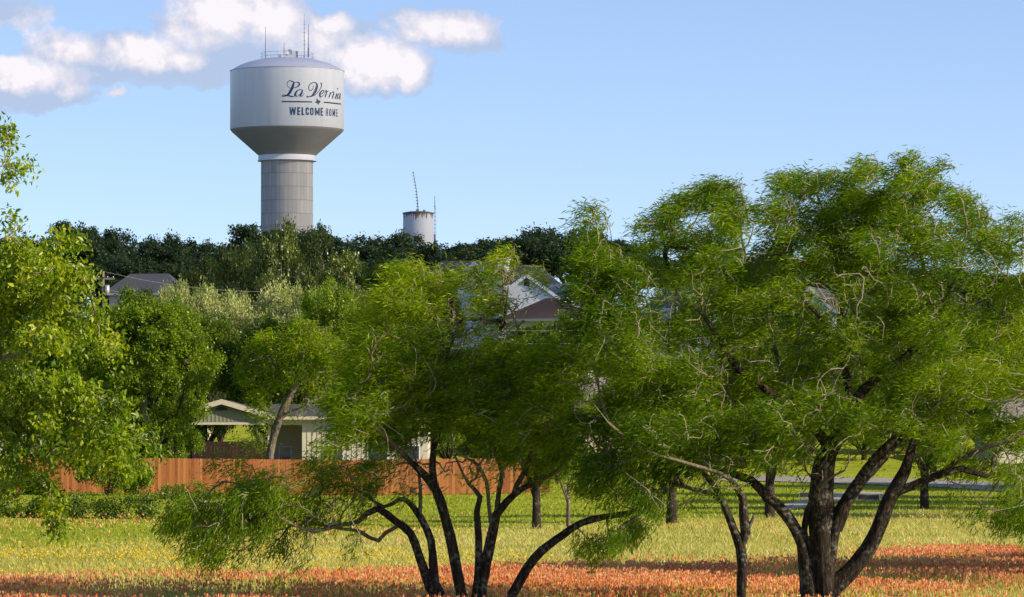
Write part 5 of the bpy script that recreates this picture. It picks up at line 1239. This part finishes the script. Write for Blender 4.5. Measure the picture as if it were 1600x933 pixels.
while z < zof(679, 324, 514) - zm:
    for a in (0, 2.1, 4.2): mb.tube([(.14*math.cos(a), .14*math.sin(a), z), (.14*math.cos(a+2.1), .14*math.sin(a+2.1), z + .25)], .014, 4)
    z += .5
mb.build('lattice', M['ant'], ms)
mb = MB(); mb.tube([(0, 0, zof(679, 324, 514) - zm), (0, 0, zt2)], [.05, .03], 5); mb.build('whip', M['ant'], ms)
mb = MB(); mb.tube([(0, -.15, zof(679, 385, 514) - zm), (0, -.15, zof(679, 366, 514) - zm)], .12, 8); mb.build('antenna', M['ant'], ms)

# ------------------------------------------------------------------ unseen cloud slab shaped and placed to shade the ridge (high, outside the view)
def cloud_shade():
    rng = np.random.default_rng(9); cx, cy, cz = 500, 348, 300; nn, mm = 72, 14; V = []
    top = []; 
    for j in range(mm + 1):
        f = j / mm
        for i in range(nn):
            a = 2 * math.pi * i / nn; ca, sa = math.cos(a), math.sin(a)
            sup = (abs(ca) ** 4 + abs(sa) ** 4) ** -.25
            edge = sup * (1 + .03 * math.sin(5*a+1) + .02 * math.sin(11*a))
            V.append((cx + 235 * edge * f * ca, cy + 235 * edge * f * sa, 0))
    V = np.array(V); f = np.repeat(np.arange(mm+1) / mm, nn)
    thick = 34 * np.sqrt(np.clip(1 - f**4, 0, 1)); bump = 7 * noise2(V[:, 0], V[:, 1], .03, 31) * (1 - f**4)
    up = V.copy(); up[:, 2] = cz + thick + bump; dn = V.copy(); dn[:, 2] = cz - thick * .25
    VV = np.vstack([up, dn]); b0 = len(up); Q = []
    for j in range(mm):
        for i in range(nn):
            i2 = (i + 1) % nn; Q.append((j*nn+i, (j+1)*nn+i, (j+1)*nn+i2, j*nn+i2)); Q.append((b0+j*nn+i, b0+j*nn+i2, b0+(j+1)*nn+i2, b0+(j+1)*nn+i))
    m, nt, nd, lk = newmat('cloud_vapour')
    d = N(nt, 'ShaderNodeBsdfDiffuse'); d.inputs[0].default_value = (.9, .9, .92, 1); tr = N(nt, 'ShaderNodeBsdfTransparent')
    mx = N(nt, 'ShaderNodeMixShader', i_0=.46); lk.new(tr.outputs[0], mx.inputs[1]); lk.new(d.outputs[0], mx.inputs[2])
    o = N(nt, 'ShaderNodeOutputMaterial'); lk.new(mx.outputs[0], o.inputs[0])
    tag(link('shade_cloud', np_mesh('shade_cloud', VV, np.array(Q), smooth=True), m), kind='structure')
cloud_shade()

# ------------------------------------------------------------------ light and sky
SUN_EL, SUN_ROT = R(27), R(113)
sd = Vector((math.cos(SUN_EL) * math.sin(SUN_ROT), math.cos(SUN_EL) * math.cos(SUN_ROT), math.sin(SUN_EL)))
sl = bpy.data.lights.new('sun', 'SUN'); so = bpy.data.objects.new('sun', sl); COL.objects.link(so)
sl.energy = 4.6; sl.angle = R(.5); sl.color = (1, .86, .62); so.rotation_euler = sd.to_track_quat('Z', 'Y').to_euler()
w = bpy.data.worlds.new('World'); SC.world = w; w.use_nodes = True; nt = w.node_tree; nt.nodes.clear(); lk = nt.links
tc = N(nt, 'ShaderNodeTexCoord'); sep = N(nt, 'ShaderNodeSeparateXYZ'); lk.new(tc.outputs['Generated'], sep.inputs[0])
cb = N(nt, 'ShaderNodeCombineXYZ'); lk.new(sep.outputs[0], cb.inputs[0]); lk.new(sep.outputs[1], cb.inputs[1])
lk.new(mathn(nt, 'ADD', mathn(nt, 'MULTIPLY', sep.outputs[2], 1.6), .05), cb.inputs[2])
vn = N(nt, 'ShaderNodeVectorMath', operation='NORMALIZE'); lk.new(cb.outputs[0], vn.inputs[0])
sky = N(nt, 'ShaderNodeTexSky', sky_type='NISHITA'); sky.sun_disc = False; sky.sun_elevation = SUN_EL; sky.sun_rotation = SUN_ROT; sky.dust_density = .6; sky.ozone_density = 1.6; sky.air_density = 1.0
lk.new(vn.outputs[0], sky.inputs['Vector'])
# clouds as a function of direction
yy = mathn(nt, 'MAXIMUM', sep.outputs[1], .05)
u = mathn(nt, 'MULTIPLY', mathn(nt, 'DIVIDE', sep.outputs[0], yy), F / 100); v = mathn(nt, 'MULTIPLY', mathn(nt, 'DIVIDE', sep.outputs[2], yy), F / 100)
cu = N(nt, 'ShaderNodeCombineXYZ'); lk.new(u, cu.inputs[0]); lk.new(v, cu.inputs[1])
nz = N(nt, 'ShaderNodeTexNoise', i_Scale=1.7, i_Detail=7.0, i_Roughness=.6); lk.new(cu.outputs[0], nz.inputs['Vector'])
wv = N(nt, 'ShaderNodeVectorMath', operation='MULTIPLY_ADD'); lk.new(nz.outputs['Color'], wv.inputs[0]); wv.inputs[1].default_value = (.55, .38, 0); 
sh = N(nt, 'ShaderNodeVectorMath', operation='SUBTRACT'); lk.new(cu.outputs[0], sh.inputs[0]); sh.inputs[1].default_value = (.275, .19, 0); lk.new(sh.outputs[0], wv.inputs[2])
PUFF = [(40,140,92,30,1),(95,150,45,18,1),(15,120,50,26,1),(20,25,62,24,.55),(70,55,34,20,.5),(105,85,58,32,.9),(215,88,72,36,1),(262,98,55,24,.9),(355,28,88,42,1),(430,35,60,38,1),(300,45,50,26,.8),(330,108,150,26,.85),
        (500,45,40,26,.95),(545,52,50,18,.8),(590,104,72,40,1.05),(520,95,60,34,.9),(640,118,30,26,1),(690,46,84,31,.95),(740,60,40,18,.9),(180,144,18,9,.6),(480,75,100,26,.95),(160,110,110,22,.8),(400,75,120,22,.8)]
def field(vec, lst, gr=1.0):
    acc = None
    for (px, py, rx, ry, wgt) in lst:
        p = ray(px, py); cxx = p[0] / p[1] * F / 100; cyy = p[2] / p[1] * F / 100
        a = N(nt, 'ShaderNodeVectorMath', operation='MULTIPLY_ADD'); lk.new(vec, a.inputs[0]); a.inputs[1].default_value = (100/rx/gr, 100/ry/gr, 0); a.inputs[2].default_value = (-cxx*100/rx/gr, -cyy*100/ry/gr, 0)
        l = N(nt, 'ShaderNodeVectorMath', operation='DOT_PRODUCT'); lk.new(a.outputs[0], l.inputs[0]); lk.new(a.outputs[0], l.inputs[1])
        q = mathn(nt, 'SUBTRACT', wgt, mathn(nt, 'MULTIPLY', l.outputs['Value'], wgt))
        if acc is None: acc = q
        else:
            n_ = N(nt, 'ShaderNodeMath', operation='SMOOTH_MAX'); n_.inputs[2].default_value = .25; lk.new(acc, n_.inputs[0]); lk.new(q, n_.inputs[1]); acc = n_.outputs[0]
    return acc
f1 = field(wv.outputs[0], PUFF, 1.38)
nz2 = N(nt, 'ShaderNodeTexNoise', i_Scale=2.6, i_Detail=8.0, i_Roughness=.62); lk.new(cu.outputs[0], nz2.inputs['Vector'])
dens = mathn(nt, 'ADD', f1, mathn(nt, 'MULTIPLY', mathn(nt, 'SUBTRACT', nz2.outputs['Fac'], .5), 1.5))
mask = ramp(nt, dens, [(.06, (0, 0, 0)), (.34, (.72, .72, .72)), (.60, (1, 1, 1))]); mask.color_ramp.interpolation = 'EASE'
# light side: same noise sampled a step towards the sun
of = N(nt, 'ShaderNodeVectorMath', operation='ADD'); lk.new(cu.outputs[0], of.inputs[0]); of.inputs[1].default_value = (.10, .09, 0)
nz3 = N(nt, 'ShaderNodeTexNoise', i_Scale=1.7, i_Detail=7.0, i_Roughness=.6); lk.new(of.outputs[0], nz3.inputs['Vector'])
LIT = [(40,118,80,22,1),(15,105,45,22,1),(110,140,24,14,.6),(105,75,48,24,.8),(225,80,60,26,1),(350,20,80,36,1),(425,30,52,34,1),(520,38,30,16,1),(585,98,72,36,1.2),(640,110,24,28,1.2),(690,42,76,24,.9),(270,92,50,18,.8),(180,144,18,9,.6),(60,45,50,26,.5),(480,60,60,26,.5),(300,60,50,20,.5)]
f2 = field(wv.outputs[0], LIT, 1.25)
lit = mathn(nt, 'ADD', mathn(nt, 'MULTIPLY', f2, 1.0), mathn(nt, 'MULTIPLY', mathn(nt, 'SUBTRACT', nz.outputs['Fac'], nz3.outputs['Fac']), 2.0))
cr = ramp(nt, mathn(nt, 'ADD', lit, .22), [(0, (.27, .335, .46)), (.4, (.36, .385, .475)), (.75, (.47, .455, .505)), (1, (.57, .54, .56))])
SKYMUL = 0.15
tint = N(nt, 'ShaderNodeVectorMath', operation='MULTIPLY'); lk.new(sky.outputs[0], tint.inputs[0]); tint.inputs[1].default_value = (SKYMUL*.73, SKYMUL*.715, SKYMUL*.80)
mx = mixc(nt, mathn(nt, 'MULTIPLY', mask.outputs[0], .96), tint.outputs[0], cr.outputs[0])
bg = N(nt, 'ShaderNodeBackground', i_1=1.0); lk.new(mx, bg.inputs[0])
wo = N(nt, 'ShaderNodeOutputWorld'); lk.new(bg.outputs[0], wo.inputs[0])
w.cycles.sampling_method = 'MANUAL'; w.cycles.sample_map_resolution = 512

SC.render.engine = 'CYCLES'
SC.view_settings.view_transform = 'Standard'; SC.view_settings.look = 'None'; SC.view_settings.gamma = 1; SC.view_settings.exposure = 0.8
SC.cycles.max_bounces = 7; SC.cycles.diffuse_bounces = 3; SC.cycles.transmission_bounces = 3; SC.cycles.transparent_max_bounces = 8
print('faces', sum(len(o.data.polygons) for o in bpy.data.objects if o.type == 'MESH'))
